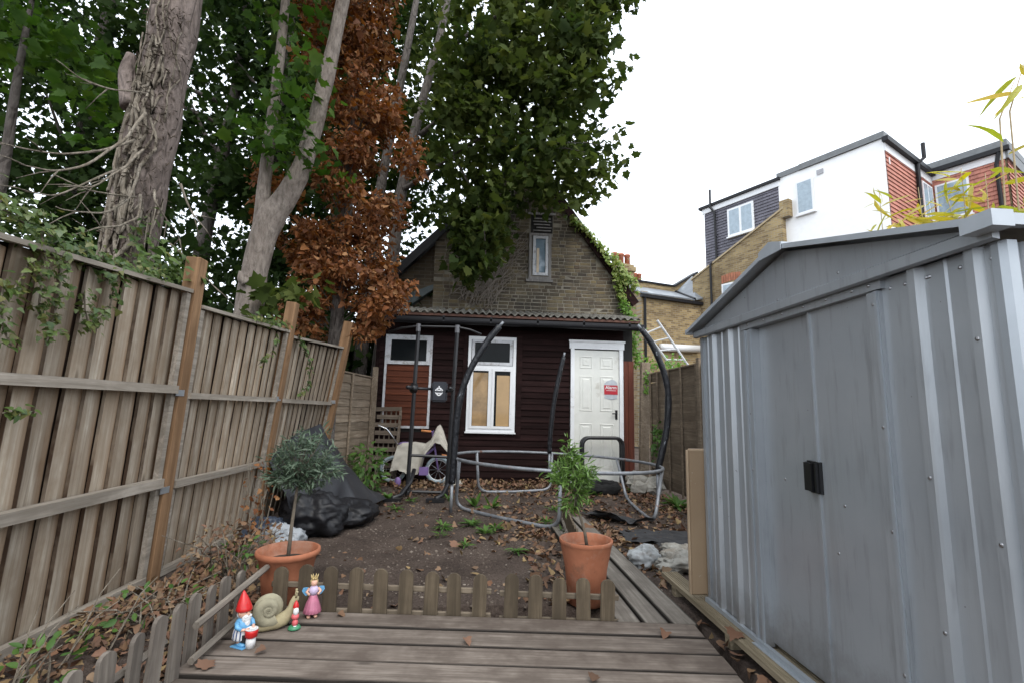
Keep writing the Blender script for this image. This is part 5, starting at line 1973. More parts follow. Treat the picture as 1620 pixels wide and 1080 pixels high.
lm_brown = leafmat('dead_brown_leaf', [(.07, .028, .013), (.21, .080, .028), (.36, .155, .052), (.13, .046, .018), (.48, .26, .115), (.10, .038, .017), (.28, .105, .036), (.18, .066, .026)], .25, .65, .25)
lm_ivy = leafmat('ivy_leaf', [(.03, .07, .018), (.06, .12, .028), (.10, .165, .04), (.045, .095, .025), (.17, .16, .045)], .2, .4, .4)
lm_var = leafmat('variegated_ivy_leaf', [(.15, .24, .035), (.33, .38, .09), (.11, .21, .04), (.45, .46, .18), (.22, .31, .06)], .25, .45, .35)
lm_litter = leafmat('fallen_leaf', [(.15, .085, .05), (.26, .155, .09), (.19, .095, .055), (.36, .26, .165), (.11, .065, .042), (.27, .15, .10), (.17, .085, .05), (.38, .28, .13), (.09, .055, .04)], .05, .8, .2)
lm_weed = leafmat('weed_leaf', [(.07, .15, .03), (.12, .22, .05), (.10, .19, .035), (.06, .125, .035)], .25, .5, .3)
lm_bamb = leafmat('bamboo_leaf', [(.52, .44, .06), (.36, .42, .07), (.66, .50, .08), (.26, .36, .06), (.60, .42, .14), (.68, .60, .26), (.45, .48, .16)], .35, .45, .35)


def knob_tube(pts, rad, n=18, amp=.1, seed=0.0, sub=6):
    P, Rr = [], []
    for i in range(len(pts) - 1):
        for s in range(sub):
            f = s / sub
            P.append(Vector(pts[i]).lerp(Vector(pts[i + 1]), f))
            Rr.append(rad[i] * (1 - f) + rad[i + 1] * f)
    P.append(Vector(pts[-1]))
    Rr.append(rad[-1])
    for _ in range(3):
        Q = P[:]
        for i in range(1, len(P) - 1): Q[i] = (P[i - 1] + P[i] * 2 + P[i + 1]) / 4
        P = Q
    m = MB().tube(P, Rr, n)
    for i, p in enumerate(m.v):
        k = min(i // n, len(P) - 1)
        c = P[k]
        q = Vector(p)
        d = q - c
        s = 1 + amp * noise.noise(Vector((q.x * 3 + seed, q.y * 3, q.z * 1.6))) + amp * .45 * noise.noise(Vector((q.x * 9, q.y * 9 + seed, q.z * 4)))
        m.v[i] = tuple(c + d * s)
    return m


def clump_leaves(centres, per, spread, size, up=.55, droop=.55):
    """sprays of leaves round twig ends"""
    C = np.repeat(centres, per, axis=0)
    n = len(C)
    d = nrg.normal(size=(n, 3))
    d /= np.linalg.norm(d, axis=1, keepdims=True)
    rr = spread * np.cbrt(nrg.random(n))[:, None]
    P = C + d * rr * np.array([1.15, 1.15, .75])
    N = nrg.normal(size=(n, 3)) * .65
    N[:, 2] += up
    T = d * np.array([1, 1, .5]) + nrg.normal(size=(n, 3)) * .5
    T[:, 2] -= droop
    return P, N, T, nrg.uniform(size[0], size[1], n) * np.exp(nrg.normal(0, .22, n))


def poly_clumps(poly, y0, y1, n, shrink=None):
    xz = rnd_in_poly(poly, n)
    y = nrg.uniform(y0, y1, n)
    return np.stack([xz[:, 0], y, xz[:, 1]], axis=1)


# ---- big trunk on the left, hung with dead ivy stems
ta = thing('sycamore_tree', (-2.75, 3.9, -.05), 'thick grey trunk behind the near fence panel, wrapped in dead ivy', 'tree')
PA = [(-2.86, 3.86, -.1), (-2.83, 3.86, .9), (-2.80, 3.86, 1.7), (-2.79, 3.86, 2.2), (-2.78, 3.87, 2.7), (-2.77, 3.88, 3.2), (-2.76, 3.90, 3.8), (-2.74, 3.92, 4.4), (-2.72, 3.95, 5.2), (-2.7, 4.0, 6.4), (-2.6, 4.1, 8.5)]
knob_tube(PA, [.34, .27, .20, .175, .18, .175, .17, .175, .175, .15, .1], 26, .14, 1).build('trunk', m_barkA, ta, True)
knob_tube([(-2.86, 3.76, 3.46), (-2.93, 3.74, 3.75), (-2.92, 3.75, 3.92)], [.07, .055, .035], 12, .15, 2).build('stub', m_barkA, ta, True)
for p, r_ in (([(-2.7, 4.0, 5.6), (-1.9, 4.3, 6.6), (-1.0, 4.6, 7.4)], [.12, .08, .04]), ([(-2.7, 4.0, 5.9), (-3.6, 4.4, 7.0), (-4.5, 4.8, 7.8)], [.12, .08, .04])):
    knob_tube(p, r_, 10, .08, 3).build('limb', m_barkA, ta, True)
cen = np.array([[-3.9 + nrg.normal() * .9, 4.2 + nrg.normal() * .8, 6.3 + abs(nrg.normal()) * 1.2] for _ in range(150)])
P, N, T, S = clump_leaves(cen, 26, .42, (.10, .16))
tag(leaves('crown', P, N, T, S, MAPLE, lm_syc, ta), kind='stuff')

iv = thing('dead_ivy', (-2.6, 3.7, 1.8), 'tangle of dead grey ivy stems clinging to the thick left trunk', 'climbing plant')
def trunk_at(z):
    for (a, b) in zip(PA, PA[1:]):
        if a[2] <= z <= b[2]:
            f = (z - a[2]) / (b[2] - a[2])
            return Vector(a).lerp(Vector(b), f)
    return Vector(PA[-1])


for k in range(13):
    a = R(rng.gauss(-70, 38))
    z = rng.uniform(1.6, 2.4) if k < 9 else rng.uniform(2.6, 3.4)
    zt = rng.uniform(3.7, 5.4) if k < 9 else z + rng.uniform(.6, 1.4)
    pts = []
    while z < zt:
        c = trunk_at(z)
        rr = .186 + .02 * noise.noise(Vector((k, z * 3, 1)))
        pts.append((c.x + rr * cos(a), c.y + rr * sin(a), z))
        a += .30 * noise.noise(Vector((k * 7.1, z * 2.6, 0))) + .28 * noise.noise(Vector((k * 3.1, z * 9, 4)))
        z += .07
    r0 = rng.choice((.006, .009, .012, .018, .015)) if k > 1 else .026
    if len(pts) < 4: continue
    rad = [r0 * (1 - .5 * i / len(pts)) * (1 + .3 * noise.noise(Vector((k, i * .6, 5)))) for i in range(len(pts))]
    MB().tube(pts, rad, 7).build('stem', m_vine, iv, True)
for k in range(9):                                       # stems crossing round the trunk
    a0, z = R(rng.uniform(-170, -60)), rng.uniform(2.3, 4.2)
    pts = []
    for i in range(14):
        a = a0 + i * .09
        zz = z + i * rng.uniform(-.012, .03)
        c = trunk_at(zz)
        pts.append((c.x + .195 * cos(a), c.y + .195 * sin(a), zz))
    MB().tube(pts, [rng.uniform(.006, .016)] * 13 + [.003], 6).build('stem', m_vine, iv, True)
fib = MB()                                                # hairy rootlets and scraps of bark between the stems
for k in range(900):
    a = R(rng.gauss(-62, 26))
    z = rng.uniform(1.8, 4.4)
    c = trunk_at(z)
    p = Vector((c.x + .19 * cos(a), c.y + .19 * sin(a), z))
    out = Vector((cos(a), sin(a), 0))
    d = (Vector(nrg.normal(size=3)) * .6 + out * .5 + Vector((0, 0, -.6))).normalized() * rng.uniform(.025, .075)
    w = d.cross(out).normalized() * .0035
    fib.add([p - w, p + w, p + d * .6 + w * .7 + out * .012, p + d], [(0, 1, 2), (0, 2, 3)])
tag(fib.build('rootlets', barkmat('dark_rootlets', (.07, .055, .04), (.12, .095, .07), (.05, .05, .03)), iv), kind='stuff')
tw = [((-2.62, 3.52, 3.05), (-2.6, 3.2, 2.78), (-2.62, 2.95, 2.62), (-2.66, 2.72, 2.52), (-2.70, 2.52, 2.50)),
      ((-2.60, 3.56, 3.30), (-2.56, 3.34, 2.95), (-2.58, 3.10, 2.62), (-2.62, 2.90, 2.48), (-2.66, 2.76, 2.45)),
      ((-2.58, 3.55, 3.0), (-2.5, 3.30, 2.72), (-2.48, 3.05, 2.45), (-2.5, 2.84, 2.36)),
      ((-2.60, 3.6, 2.9), (-2.52, 3.42, 2.55), (-2.5, 3.22, 2.36), (-2.52, 3.0, 2.27), (-2.55, 2.9, 2.26)),
      ((-2.58, 3.6, 2.65), (-2.5, 3.5, 2.45), (-2.46, 3.3, 2.30), (-2.48, 3.12, 2.22), (-2.52, 3.0, 2.12)),
      ((-2.66, 3.6, 3.5), (-2.64, 3.3, 3.3), (-2.66, 3.05, 3.2), (-2.7, 2.9, 3.22)),
      ((-2.60, 3.55, 4.35), (-2.62, 3.3, 4.18), (-2.66, 3.0, 4.15), (-2.7, 2.8, 4.2)),
      ((-2.50, 3.9, 2.9), (-2.42, 3.95, 2.7), (-2.38, 4.02, 2.62)), ((-2.52, 3.9, 2.4), (-2.38, 4.0, 2.25), (-2.2, 4.1, 2.05)),
      ((-2.55, 3.7, 2.75), (-2.48, 3.6, 2.62), (-2.44, 3.75, 2.5), (-2.46, 3.95, 2.42)),
      ((-2.56, 3.52, 2.6), (-2.48, 3.25, 2.5), (-2.5, 3.0, 2.42), (-2.55, 2.85, 2.44)), ((-2.62, 3.5, 2.85), (-2.56, 3.2, 2.6), (-2.6, 2.95, 2.35), (-2.64, 2.8, 2.3))]
for k, q in enumerate(tw):
    P = []
    for a, b in zip(q, q[1:]):
        for s in range(5): P.append(Vector(a).lerp(Vector(b), s / 5) + Vector(nrg.normal(size=3) * .005))
    P.append(Vector(q[-1]))
    for _ in range(2):
        P = [P[0]] + [(P[i - 1] + P[i] * 2 + P[i + 1]) / 4 for i in range(1, len(P) - 1)] + [P[-1]]
    r0 = rng.uniform(.008, .013)
    tq = MB().tube(P, [r0 * (1 - .75 * i / len(P)) for i in range(len(P))], 6).build('twig', m_vine, iv, True)
    for j in range(3):
        i = rng.randrange(5, len(P) - 1)
        d = (P[i] - P[i - 2]).normalized() + Vector(nrg.normal(size=3) * .5)
        MB().tube([P[i], P[i] + d.normalized() * .09, P[i] + d.normalized() * .2 + Vector((0, 0, -.02))], [.005, .0035, .0015], 5).build('side_twig', m_vine, tq, True)

# ---- forked trunk
tb = thing('sycamore_tree', (-2.7, 5.6, -.05), 'smooth grey forked trunk behind the second fence panel', 'tree')
PB = [(-2.74, 5.6, -.1), (-2.70, 5.6, 1.2), (-2.655, 5.6, 2.13), (-2.64, 5.6, 2.65), (-2.60, 5.6, 3.04), (-2.53, 5.6, 3.30), (-2.36, 5.6, 3.60), (-2.21, 5.6, 3.98), (-2.11, 5.6, 4.52), (-2.03, 5.6, 5.13), (-1.94, 5.6, 5.93), (-1.88, 5.6, 6.57), (-1.82, 5.6, 7.6), (-1.7, 5.7, 9)]
knob_tube(PB, [.24, .19, .155, .135, .145, .165, .13, .108, .098, .09, .08, .075, .065, .05], 24, .13, 5).build('trunk', m_barkB, tb, True)
knob_tube([(-2.60, 5.6, 3.10), (-2.62, 5.59, 3.36), (-2.63, 5.58, 3.7), (-2.62, 5.58, 4.32), (-2.61, 5.58, 4.91), (-2.61, 5.6, 5.69), (-2.62, 5.6, 6.6), (-2.7, 5.6, 8)], [.12, .095, .075, .068, .062, .055, .048, .03], 14, .08, 6).build('limb', m_barkB, tb, True)
knob_tube([(-2.66, 5.45, 2.48), (-2.69, 5.42, 2.52), (-2.70, 5.40, 2.60)], [.06, .05, .02], 10, .3, 7).build('burr', m_barkB, tb, True)
cen = np.concatenate([np.stack([nrg.uniform(-2.75, -1.85, 36), nrg.uniform(5.1, 5.9, 36), nrg.uniform(3.9, 8.2, 36)], 1),
                      np.stack([nrg.uniform(-2.6, -2.0, 7), nrg.uniform(5.0, 5.4, 7), nrg.uniform(3.6, 5.0, 7)], 1)])
P, N, T, S = clump_leaves(cen, 15, .30, (.08, .13), .8, .5)
k = min(260, len(P))
idx = np.argsort(P[:, 1])
leaf_parts(P[idx[:k]], N[idx[:k]], T[idx[:k]], S[idx[:k]], MAPLE, lm_lite, tb)
tag(leaves('crown', P[idx[k:]], N[idx[k:]], T[idx[k:]], S[idx[k:]], MAPLE, lm_lite, tb), kind='stuff')
cen = np.array([[-2.3, 5.35, 2.35], [-2.1, 5.45, 2.4], [-2.0, 5.4, 2.28], [-2.25, 5.3, 2.1], [-2.45, 5.2, 2.0], [-1.95, 5.5, 2.5], [-2.35, 5.2, 2.25]])
P, N, T, S = clump_leaves(cen, 10, .17, (.10, .17), .9, .3)
tag(leaves('low_shoots', P, N, T, S, MAPLE, lm_syc, tb), kind='stuff')

# ---- sycamore that hangs over the house
tc = thing('sycamore_tree', (-1.8, 8.62, -.05), 'tall twin-stemmed sycamore by the house, dark crown hanging over the gable', 'tree')
knob_tube([(-1.81, 8.62, -0.10), (-1.78, 8.62, 1.32), (-1.74, 8.62, 2.08), (-1.70, 8.62, 3.12), (-1.64, 8.62, 3.96), (-1.59, 8.62, 4.94), (-1.46, 8.62, 5.96), (-1.27, 8.62, 7.03), (-1.05, 8.62, 8.13), (-0.88, 8.62, 9.26), (-0.68, 8.62, 11.19)],
          [.17, .15, .135, .12, .115, .105, .095, .085, .075, .065, .04], 16, .07, 8).build('trunk', m_barkC, tc, True)
knob_tube([(-2.13, 8.64, -0.10), (-2.11, 8.62, 1.32), (-2.09, 8.62, 2.06), (-2.08, 8.62, 3.03), (-2.03, 8.62, 4.16), (-1.93, 8.62, 5.41), (-1.74, 8.62, 7.11), (-1.53, 8.62, 8.92), (-1.36, 8.62, 10.74)],
          [.15, .13, .12, .11, .10, .09, .08, .06, .04], 14, .07, 9).build('trunk', m_barkC, tc, True)
for q, r_ in (([(-1.56, 8.6, 5.15), (-1.15, 8.3, 5.3), (-.93, 8.0, 5.3), (-.58, 7.7, 5.44), (-.16, 7.5, 5.64), (.35, 7.35, 5.72), (1.1, 7.3, 5.6)], [.05, .045, .04, .034, .028, .022, .01]),
              ([(-1.28, 8.6, 6.3), (-.85, 8.3, 6.5), (-.41, 7.9, 6.75), (.1, 7.6, 7.1), (.9, 7.3, 7.4)], [.05, .042, .035, .026, .012]),
              ([(-1.0, 8.6, 8.0), (-.2, 8.0, 8.2), (.7, 7.5, 8.4), (1.6, 7.2, 8.3)], [.05, .04, .03, .012]),
              ([(-.58, 7.7, 5.44), (-.3, 7.5, 4.9), (0, 7.4, 4.2), (.05, 7.3, 3.5)], [.022, .018, .012, .006])):
    knob_tube(q, r_, 9, .06, 4, 4).build('limb', m_barkC, tc, True)
SYC = [(-.55, 8.67), (2.5, 9.1), (2.36, 8.27), (1.90, 7.73), (2.16, 7.57), (2.06, 6.96), (1.63, 6.8), (2.13, 6.67), (1.84, 6.29), (1.68, 5.76), (2.20, 5.42), (2.08, 5.12), (1.62, 4.85), (1.56, 4.6), (1.24, 4.4), (1.05, 4.62),
       (.76, 4.5), (.45, 4.4), (.20, 4.05), (.0, 3.7), (-.14, 3.3), (-.30, 3.45), (-.40, 4.1), (-.45, 4.6), (-.62, 4.9), (-.85, 5.4), (-.85, 6.2)]
cen = poly_clumps(SYC, 6.7, 8.3, 560)
hole = np.array([noise.noise(Vector((c[0] * 1.5, c[2] * 1.5, 3.3))) for c in cen])
low = (cen[:, 2] < 5.6) & (cen[:, 0] < .4) & (cen[:, 2] > 4.2)
cen = cen[(hole > -.14) & ~(low & (hole > .05) & (nrg.random(len(cen)) < .75))]
back = np.stack([nrg.uniform(-2.1, .1, 130), nrg.uniform(8.9, 9.8, 130), nrg.uniform(5.0, 10.5, 130)], 1)
back = back[back[:, 2] > 5.0 + 1.1 * (back[:, 0] + 2.1) * .8]
back = np.concatenate([back, np.stack([nrg.uniform(-1.9, -.7, 16), nrg.uniform(9.0, 9.8, 16), nrg.uniform(4.9, 6.4, 16)], 1)])
drape = np.stack([nrg.uniform(-.75, .25, 110), nrg.uniform(7.2, 8.6, 110), nrg.uniform(3.3, 4.7, 110)], 1)
drape = drape[(drape[:, 0] > -.42) | (drape[:, 2] > 4.5)]
drape = drape[drape[:, 2] > 3.22 + 1.5 * np.abs(drape[:, 0] + .14)]
P, N, T, S = clump_leaves(np.concatenate([cen, drape, back]), 19, .31, (.09, .15), .6, .6)
order = np.argsort(-(P[:, 0]) + P[:, 1] * .5)
k = 295
leaf_parts(P[order[:k]], N[order[:k]], T[order[:k]], S[order[:k]], MAPLE, lm_syc, tc)
tag(leaves('crown', P[order[k:]], N[order[k:]], T[order[k:]], S[order[k:]], MAPLE, lm_syc, tc), kind='stuff')
# twig ends along the right edge of the crown
for (x, z) in ((2.25, 5.42), (2.1, 6.66), (2.3, 8.3), (2.1, 7.6), (1.9, 5.3), (2.0, 8.6)):
    q = [Vector((x - 1.2, 7.3, z + .1)), Vector((x - .6, 7.25, z + .12)), Vector((x - .02, 7.2, z))]
    MB().tube(q, [.012, .008, .003], 6).build('twig', m_barkC, tc, True)

# ---- dead brown tree
td = thing('dead_tree', (-1.95, 6.4, -.05), 'tall narrow dead tree full of rust-brown leaves', 'tree')
knob_tube([(-1.95, 6.55, -.1), (-1.95, 6.55, 2), (-1.9, 6.5, 4), (-1.95, 6.5, 6), (-2.0, 6.5, 8)], [.10, .09, .07, .05, .03], 12, .06, 10).build('trunk', m_barkC, td, True)
BR = [(-2.82, 7.6), (-1.42, 7.7), (-1.46, 6.4), (-1.33, 5.52), (-1.22, 4.66), (-1.18, 4.11), (-1.15, 3.45), (-1.32, 3.25), (-1.18, 2.75), (-1.25, 2.45), (-1.38, 2.28), (-1.64, 1.9), (-1.92, 2.1), (-2.30, 2.05), (-2.5, 2.37), (-2.42, 2.82), (-2.66, 3.55), (-2.42, 4.01), (-2.42, 4.94), (-2.65, 5.98)]
cen = poly_clumps(BR, 5.9, 6.9, 420)
cen = np.concatenate([cen, np.stack([nrg.uniform(-1.15, -.85, 10), nrg.uniform(6, 6.5, 10), nrg.uniform(3.3, 4.9, 10)], 1), np.stack([nrg.uniform(-1.2, -.95, 6), nrg.uniform(6, 6.5, 6), nrg.uniform(2.4, 3.0, 6)], 1), np.stack([nrg.uniform(-2.95, -2.6, 12), nrg.uniform(6, 6.5, 12), nrg.uniform(3.3, 4.2, 12)], 1)])
hole = np.array([noise.noise(Vector((c[0] * 2.4, c[2] * 1.8, 8.3))) for c in cen])
cen = cen[hole > -.14]
bmb = MB()
for c in cen[:170]:
    b = Vector((-1.95, 6.5, c[2] - .25))
    bmb.tube([b.lerp(Vector(c), .25), b.lerp(Vector(c), .6) + Vector((0, 0, .04)), Vector(c)], [.009, .006, .003], 4)
tag(bmb.build('branches', m_barkC, td), kind='stuff')
P, N, T, S = clump_leaves(cen, 78, .165, (.035, .085), .15, .55)
order = np.argsort(P[:, 1])
k = 290
leaf_parts(P[order[:k]], N[order[:k]], T[order[:k]], S[order[:k]], CURL + BITS + OVAL, lm_brown, td)
tag(leaves('crown', P[order[k:]], N[order[k:]], T[order[k:]], S[order[k:]], CURL + BITS + OVAL, lm_brown, td), kind='stuff')

# ---- trees further back on the left
BGL = [('slender dark tree seen between the two big trunks', [(-5.25, 9.0, -.1), (-5.25, 9.0, 3.66), (-5.2, 9, 4.53), (-5.1, 9, 5.42), (-5.03, 9, 6.34), (-4.96, 9, 7.28), (-4.94, 9, 9.5)], .14, (-7.6, -3.0), 9.0, 10.6, 250),
       ('dark leafy tree filling the gap behind the dead brown tree', [(-3.1, 9.6, -.1), (-3.1, 9.6, 4), (-2.9, 9.6, 7), (-2.8, 9.6, 10)], .15, (-4.2, -1.2), 9.3, 10.6, 150),
       ('dark bushy tree behind the gap between the two big trunks', [(-4.0, 8.6, -.1), (-4.0, 8.6, 3), (-3.9, 8.6, 6), (-3.8, 8.6, 9)], .10, (-5.3, -2.9), 8.0, 8.9, 85),
       ('dark leafy tree at the far left behind the ivy-topped fence', [(-8.6, 9.8, -.1), (-8.5, 9.8, 4), (-8.3, 9.8, 7), (-8.2, 9.8, 10)], .18, (-12.5, -6.8), 8.6, 10.4, 300)]
for lab, pts, r0, (x0, x1), y0, y1, n in BGL:
    tr2 = thing('sycamore_tree', pts[0], lab, 'tree')
    knob_tube(pts, [r0 * (1 - .5 * i / len(pts)) for i in range(len(pts))], 12, .06, r0 * 50).build('trunk', m_barkC, tr2, True)
    n = int(n * 1.75)
    cen = np.stack([nrg.uniform(x0, x1, n), nrg.uniform(y0, y1, n), nrg.uniform(1.8, 11.0, n)], 1)
    hole = np.array([noise.noise(Vector((c[0] * .9, c[2] * .9, r0 * 40))) for c in cen])
    cen = cen[hole > -.30]
    P, N, T, S = clump_leaves(cen, 44, .50, (.085, .15), .5, .5)
    tag(leaves('crown', P, N, T, S, MAPLE, lm_bg, tr2), kind='stuff')
    for j in range(4):
        b = Vector(pts[1]).lerp(Vector(pts[-1]), rng.uniform(.1, .7))
        q = b + Vector((rng.uniform(-1.6, 1.6), rng.uniform(-.5, .3), rng.uniform(.5, 1.4)))
        MB().tube([b, b.lerp(q, .5) + Vector((0, 0, -.1)), q], [.05, .035, .015], 7).build('limb', m_barkC, tr2, True)
# nearer bough with paler leaves at the top left
bo = thing('young_sycamore', (-3.9, 3.4, -.05), 'young sycamore with pale green leaves at the top left, beyond the fence', 'tree')
knob_tube([(-4.7, 4.7, -.1), (-4.7, 4.7, 2), (-4.65, 4.7, 3.2), (-4.6, 4.6, 4.2), (-4.6, 4.6, 5.4)], [.06, .055, .045, .035, .015], 9, .05, 3).build('trunk', m_barkC, bo, True)
cen = np.concatenate([np.stack([nrg.uniform(-5.2, -4.2, 17), nrg.uniform(4.2, 5.0, 17), nrg.uniform(4.3, 5.0, 17)], 1),
                      np.stack([nrg.uniform(-5.4, -4.6, 8), nrg.uniform(4.2, 5.0, 8), nrg.uniform(4.6, 5.4, 8)], 1),
                      np.stack([nrg.uniform(-3.95, -3.6, 5), nrg.uniform(4.5, 4.7, 5), nrg.uniform(3.7, 4.5, 5)], 1)])
P, N, T, S = clump_leaves(cen, 16, .24, (.08, .14), .9, .4)
order = np.argsort(P[:, 1])
leaf_parts(P[order[:280]], N[order[:280]], T[order[:280]], S[order[:280]], MAPLE, lm_lite, bo)
tag(leaves('crown', P[order[280:]], N[order[280:]], T[order[280:]], S[order[280:]], MAPLE, lm_lite, bo), kind='stuff')
# dense understorey behind the fence, one mass
n = 300
cen = np.concatenate([np.stack([nrg.uniform(-9, -2.35, n), nrg.uniform(6.3, 8.6, n), nrg.uniform(.3, 2.35, n)], 1), np.stack([nrg.uniform(-3.4, -1.95, 60), nrg.uniform(8.7, 9.8, 60), nrg.uniform(.3, 3.2, 60)], 1)])
P, N, T, S = clump_leaves(cen, 24, .42, (.10, .18), .5, .5)
tag(leaves('undergrowth', P, N, T, S, MAPLE, lm_bg), 'dark undergrowth massed behind the left fence', 'undergrowth', kind='stuff')

# ================================================================== ivy on the fence, house and fence posts
def ivy(name, label, base, strands, lm, tmpl, dens, size, face, cat='ivy', width=.06, stemw=.004):
    """strands: polylines the stems follow; face: outward direction of the wall they hang on"""
    root = thing(name, base, label, cat)
    P, N, T = [], [], []
    f = Vector(face)
    sm_ = MB()
    for st in strands:
        pts = [Vector(p) for p in st[0]]
        wd = st[1] if len(st) > 1 else width
        dn = st[2] if len(st) > 2 else dens
        sm_.tube(pts, [stemw] * len(pts), 5)
        for a, b in zip(pts, pts[1:]):
            for _ in range(max(1, int((b - a).length * dn))):
                p = a.lerp(b, rng.random()) + Vector(nrg.normal(size=3) * wd) + f * abs(rng.gauss(.01, wd * .5))
                P.append(p)
                N.append(f * .8 + Vector((0, 0, .7)) + Vector(nrg.normal(size=3) * .5))
                T.append(Vector((0, 0, -1)) + Vector(nrg.normal(size=3) * .6))
    tag(sm_.build('stems', m_vine, root), kind='stuff')
    P, N, T = (np.array([list(q) for q in A]) for A in (P, N, T))
    S = nrg.uniform(size[0], size[1], len(P))
    o = np.argsort(-S)
    k = min(240, len(P) // 2)
    leaf_parts(P[o[:k]], N[o[:k]], T[o[:k]], S[o[:k]], tmpl, lm, root)
    tag(leaves('foliage', P[o[k:]], N[o[k:]], T[o[k:]], S[o[k:]], tmpl, lm, root), kind='stuff')
    return root


xf = -1.93
ivy('ivy', 'green ivy spilling over the top of the near fence panel', (-2.0, 2.3, 1.8),
    [([(-2.06, 1.8, 1.90), (-2.05, 2.0, 1.92), (-2.04, 2.2, 1.91)], .04, 480), ([(-2.04, 2.1, 1.90), (-2.02, 2.3, 1.88), (-2.0, 2.5, 1.86)], .04, 640), ([(-1.99, 2.45, 1.86), (-1.98, 2.7, 1.85), (-1.97, 3.0, 1.87)], .022, 360),
     ([(xf, 2.15, 1.84), (xf, 2.2, 1.72), (xf, 2.24, 1.68)], .030, 300), ([(xf, 2.13, 1.72), (xf, 2.19, 1.62), (xf, 2.20, 1.50), (xf, 2.22, 1.47)], .02, 250), ([(xf, 2.26, 1.80), (xf, 2.28, 1.65), (xf, 2.28, 1.5), (xf, 2.26, 1.36)], .02, 200),
     ([(xf, 2.62, 1.82), (xf, 2.60, 1.70), (xf, 2.59, 1.60), (xf, 2.51, 1.52), (xf, 2.48, 1.46)], .016, 210), ([(xf, 2.42, 1.64), (xf, 2.44, 1.56), (xf, 2.49, 1.46)], .022, 260), ([(xf, 2.52, 1.8), (xf, 2.55, 1.72)], .03, 300),
     ([(xf, 2.03, 1.60), (xf, 2.03, 1.50), (xf, 2.06, 1.40), (xf, 2.11, 1.33)], .02, 230), ([(xf, 2.12, 1.7), (xf, 2.07, 1.55)], .012, 160), ([(xf, 2.12, 1.065), (xf, 2.25, 1.07)], .014, 180)],
    lm_ivy, IVYL, 300, (.018, .040), (1, -.2, .3))
ivy('ivy', 'ivy clump between the tall brown post and the thick trunk', (-2.15, 3.3, 1.9),
    [([(-2.2, 3.1, 1.95), (-2.15, 3.3, 2.02), (-2.1, 3.45, 2.02)], .07, 420), ([(-2.5, 3.6, 1.9), (-2.52, 3.62, 2.5)], .05, 160), ([(-2.02, 3.42, 2.08), (-1.96, 3.30, 1.95)], .03, 260)],
    lm_ivy, IVYL, 300, (.03, .07), (1, -.2, .3))
ivy('ivy', 'thin ivy trails over the top of the second fence panel', (-1.9, 4.5, 1.85),
    [([(-1.9, 4.0, 1.84), (-1.87, 4.4, 1.86), (-1.86, 4.66, 1.88)], .025, 160), ([(-1.82, 4.40, 1.75), (-1.82, 4.32, 1.6), (-1.83, 4.1, 1.45)], .01, 70), ([(-1.8, 4.85, 1.82), (-1.79, 5.2, 1.6), (-1.80, 5.25, 1.35), (-1.82, 5.0, 1.2)], .01, 80)],
    lm_ivy, IVYL, 300, (.025, .055), (1, -.2, .3))
yv = 8.90
ivy('variegated_ivy', 'yellow-green variegated ivy up the right verge of the brick gable', (2.85, 8.9, 2.2),
    [([(1.72, yv, 4.92), (1.95, yv, 4.74), (2.2, yv, 4.50), (2.4, yv, 4.22)], .035, 210), ([(2.40, yv, 4.22), (2.58, yv, 4.02), (2.74, yv, 3.80), (2.84, yv, 3.6)], .065, 420), ([(2.60, yv, 3.85), (2.66, yv, 3.60), (2.74, yv, 3.3)], .04, 260),
     ([(2.85, 8.95, 3.75), (2.98, 8.95, 3.6)], .06, 360)],
    lm_var, IVYL, 300, (.05, .095), (.1, -1, .2))
ivy('green_creeper', 'bright green creeper at the eaves corner above the right fence', (2.85, 8.6, 1.9),
    [([(2.72, 8.9, 3.3), (2.82, 8.85, 3.05), (2.93, 8.8, 2.85), (2.96, 8.7, 2.65)], .055, 520), ([(2.80, 8.35, 2.5), (2.78, 8.35, 2.3), (2.82, 8.35, 2.1)], .05, 420), ([(2.82, 8.3, 2.05), (3.0, 8.3, 2.0), (3.35, 8.3, 2.02), (3.6, 8.3, 2.05)], .07, 260), ([(2.80, 7.85, 1.85), (2.80, 7.85, 1.5)], .02, 120)],
    leafmat('creeper_leaf', [(.09, .19, .03), (.15, .29, .045), (.22, .36, .07), (.12, .24, .04)], .3, .45, .3), IVYL, 300, (.03, .07), (-.3, -1, .3), 'creeper')
ivy('green_creeper', 'small creeper on the dark right fence near the ground', (2.8, 7.2, .4), [([(2.80, 7.35, .5), (2.80, 7.32, .75), (2.8, 7.36, .95)], .045, 150)], lm_weed, IVYL, 200, (.05, .09), (-1, -.2, .2), 'creeper')
dc = thing('dead_creeper', (0, 8.95, 3.1), 'dry leafless creeper stems fanned over the brick gable', 'climbing plant')
m_pale = plain('pale_dry_stem', (.21, .18, .15), .9, var=.3, nscale=12)
for k in range(64):
    x, z = rng.uniform(-.45, .35), rng.uniform(3.05, 3.35)
    tx, tz = rng.uniform(.2, 1.0), rng.uniform(3.7, 4.7)
    if k > 44: x, z, tx, tz = rng.uniform(-.8, .3), rng.uniform(3.1, 3.6), rng.uniform(-.6, .9), rng.uniform(3.3, 4.2)
    pts = []
    for i in range(15):
        s = i / 14
        pts.append((x + (tx - x) * s ** 1.2 + .10 * noise.noise(Vector((k * 3.1, s * 6, 0))), 8.968 - .015 * rng.random(), z + (tz - z) * s + .06 * noise.noise(Vector((k * 5.3, s * 6, 2)))))
    MB().tube(pts, [rng.uniform(.004, .010)] * 8 + [.004] * 7, 5).build('stem', m_pale, dc, True)

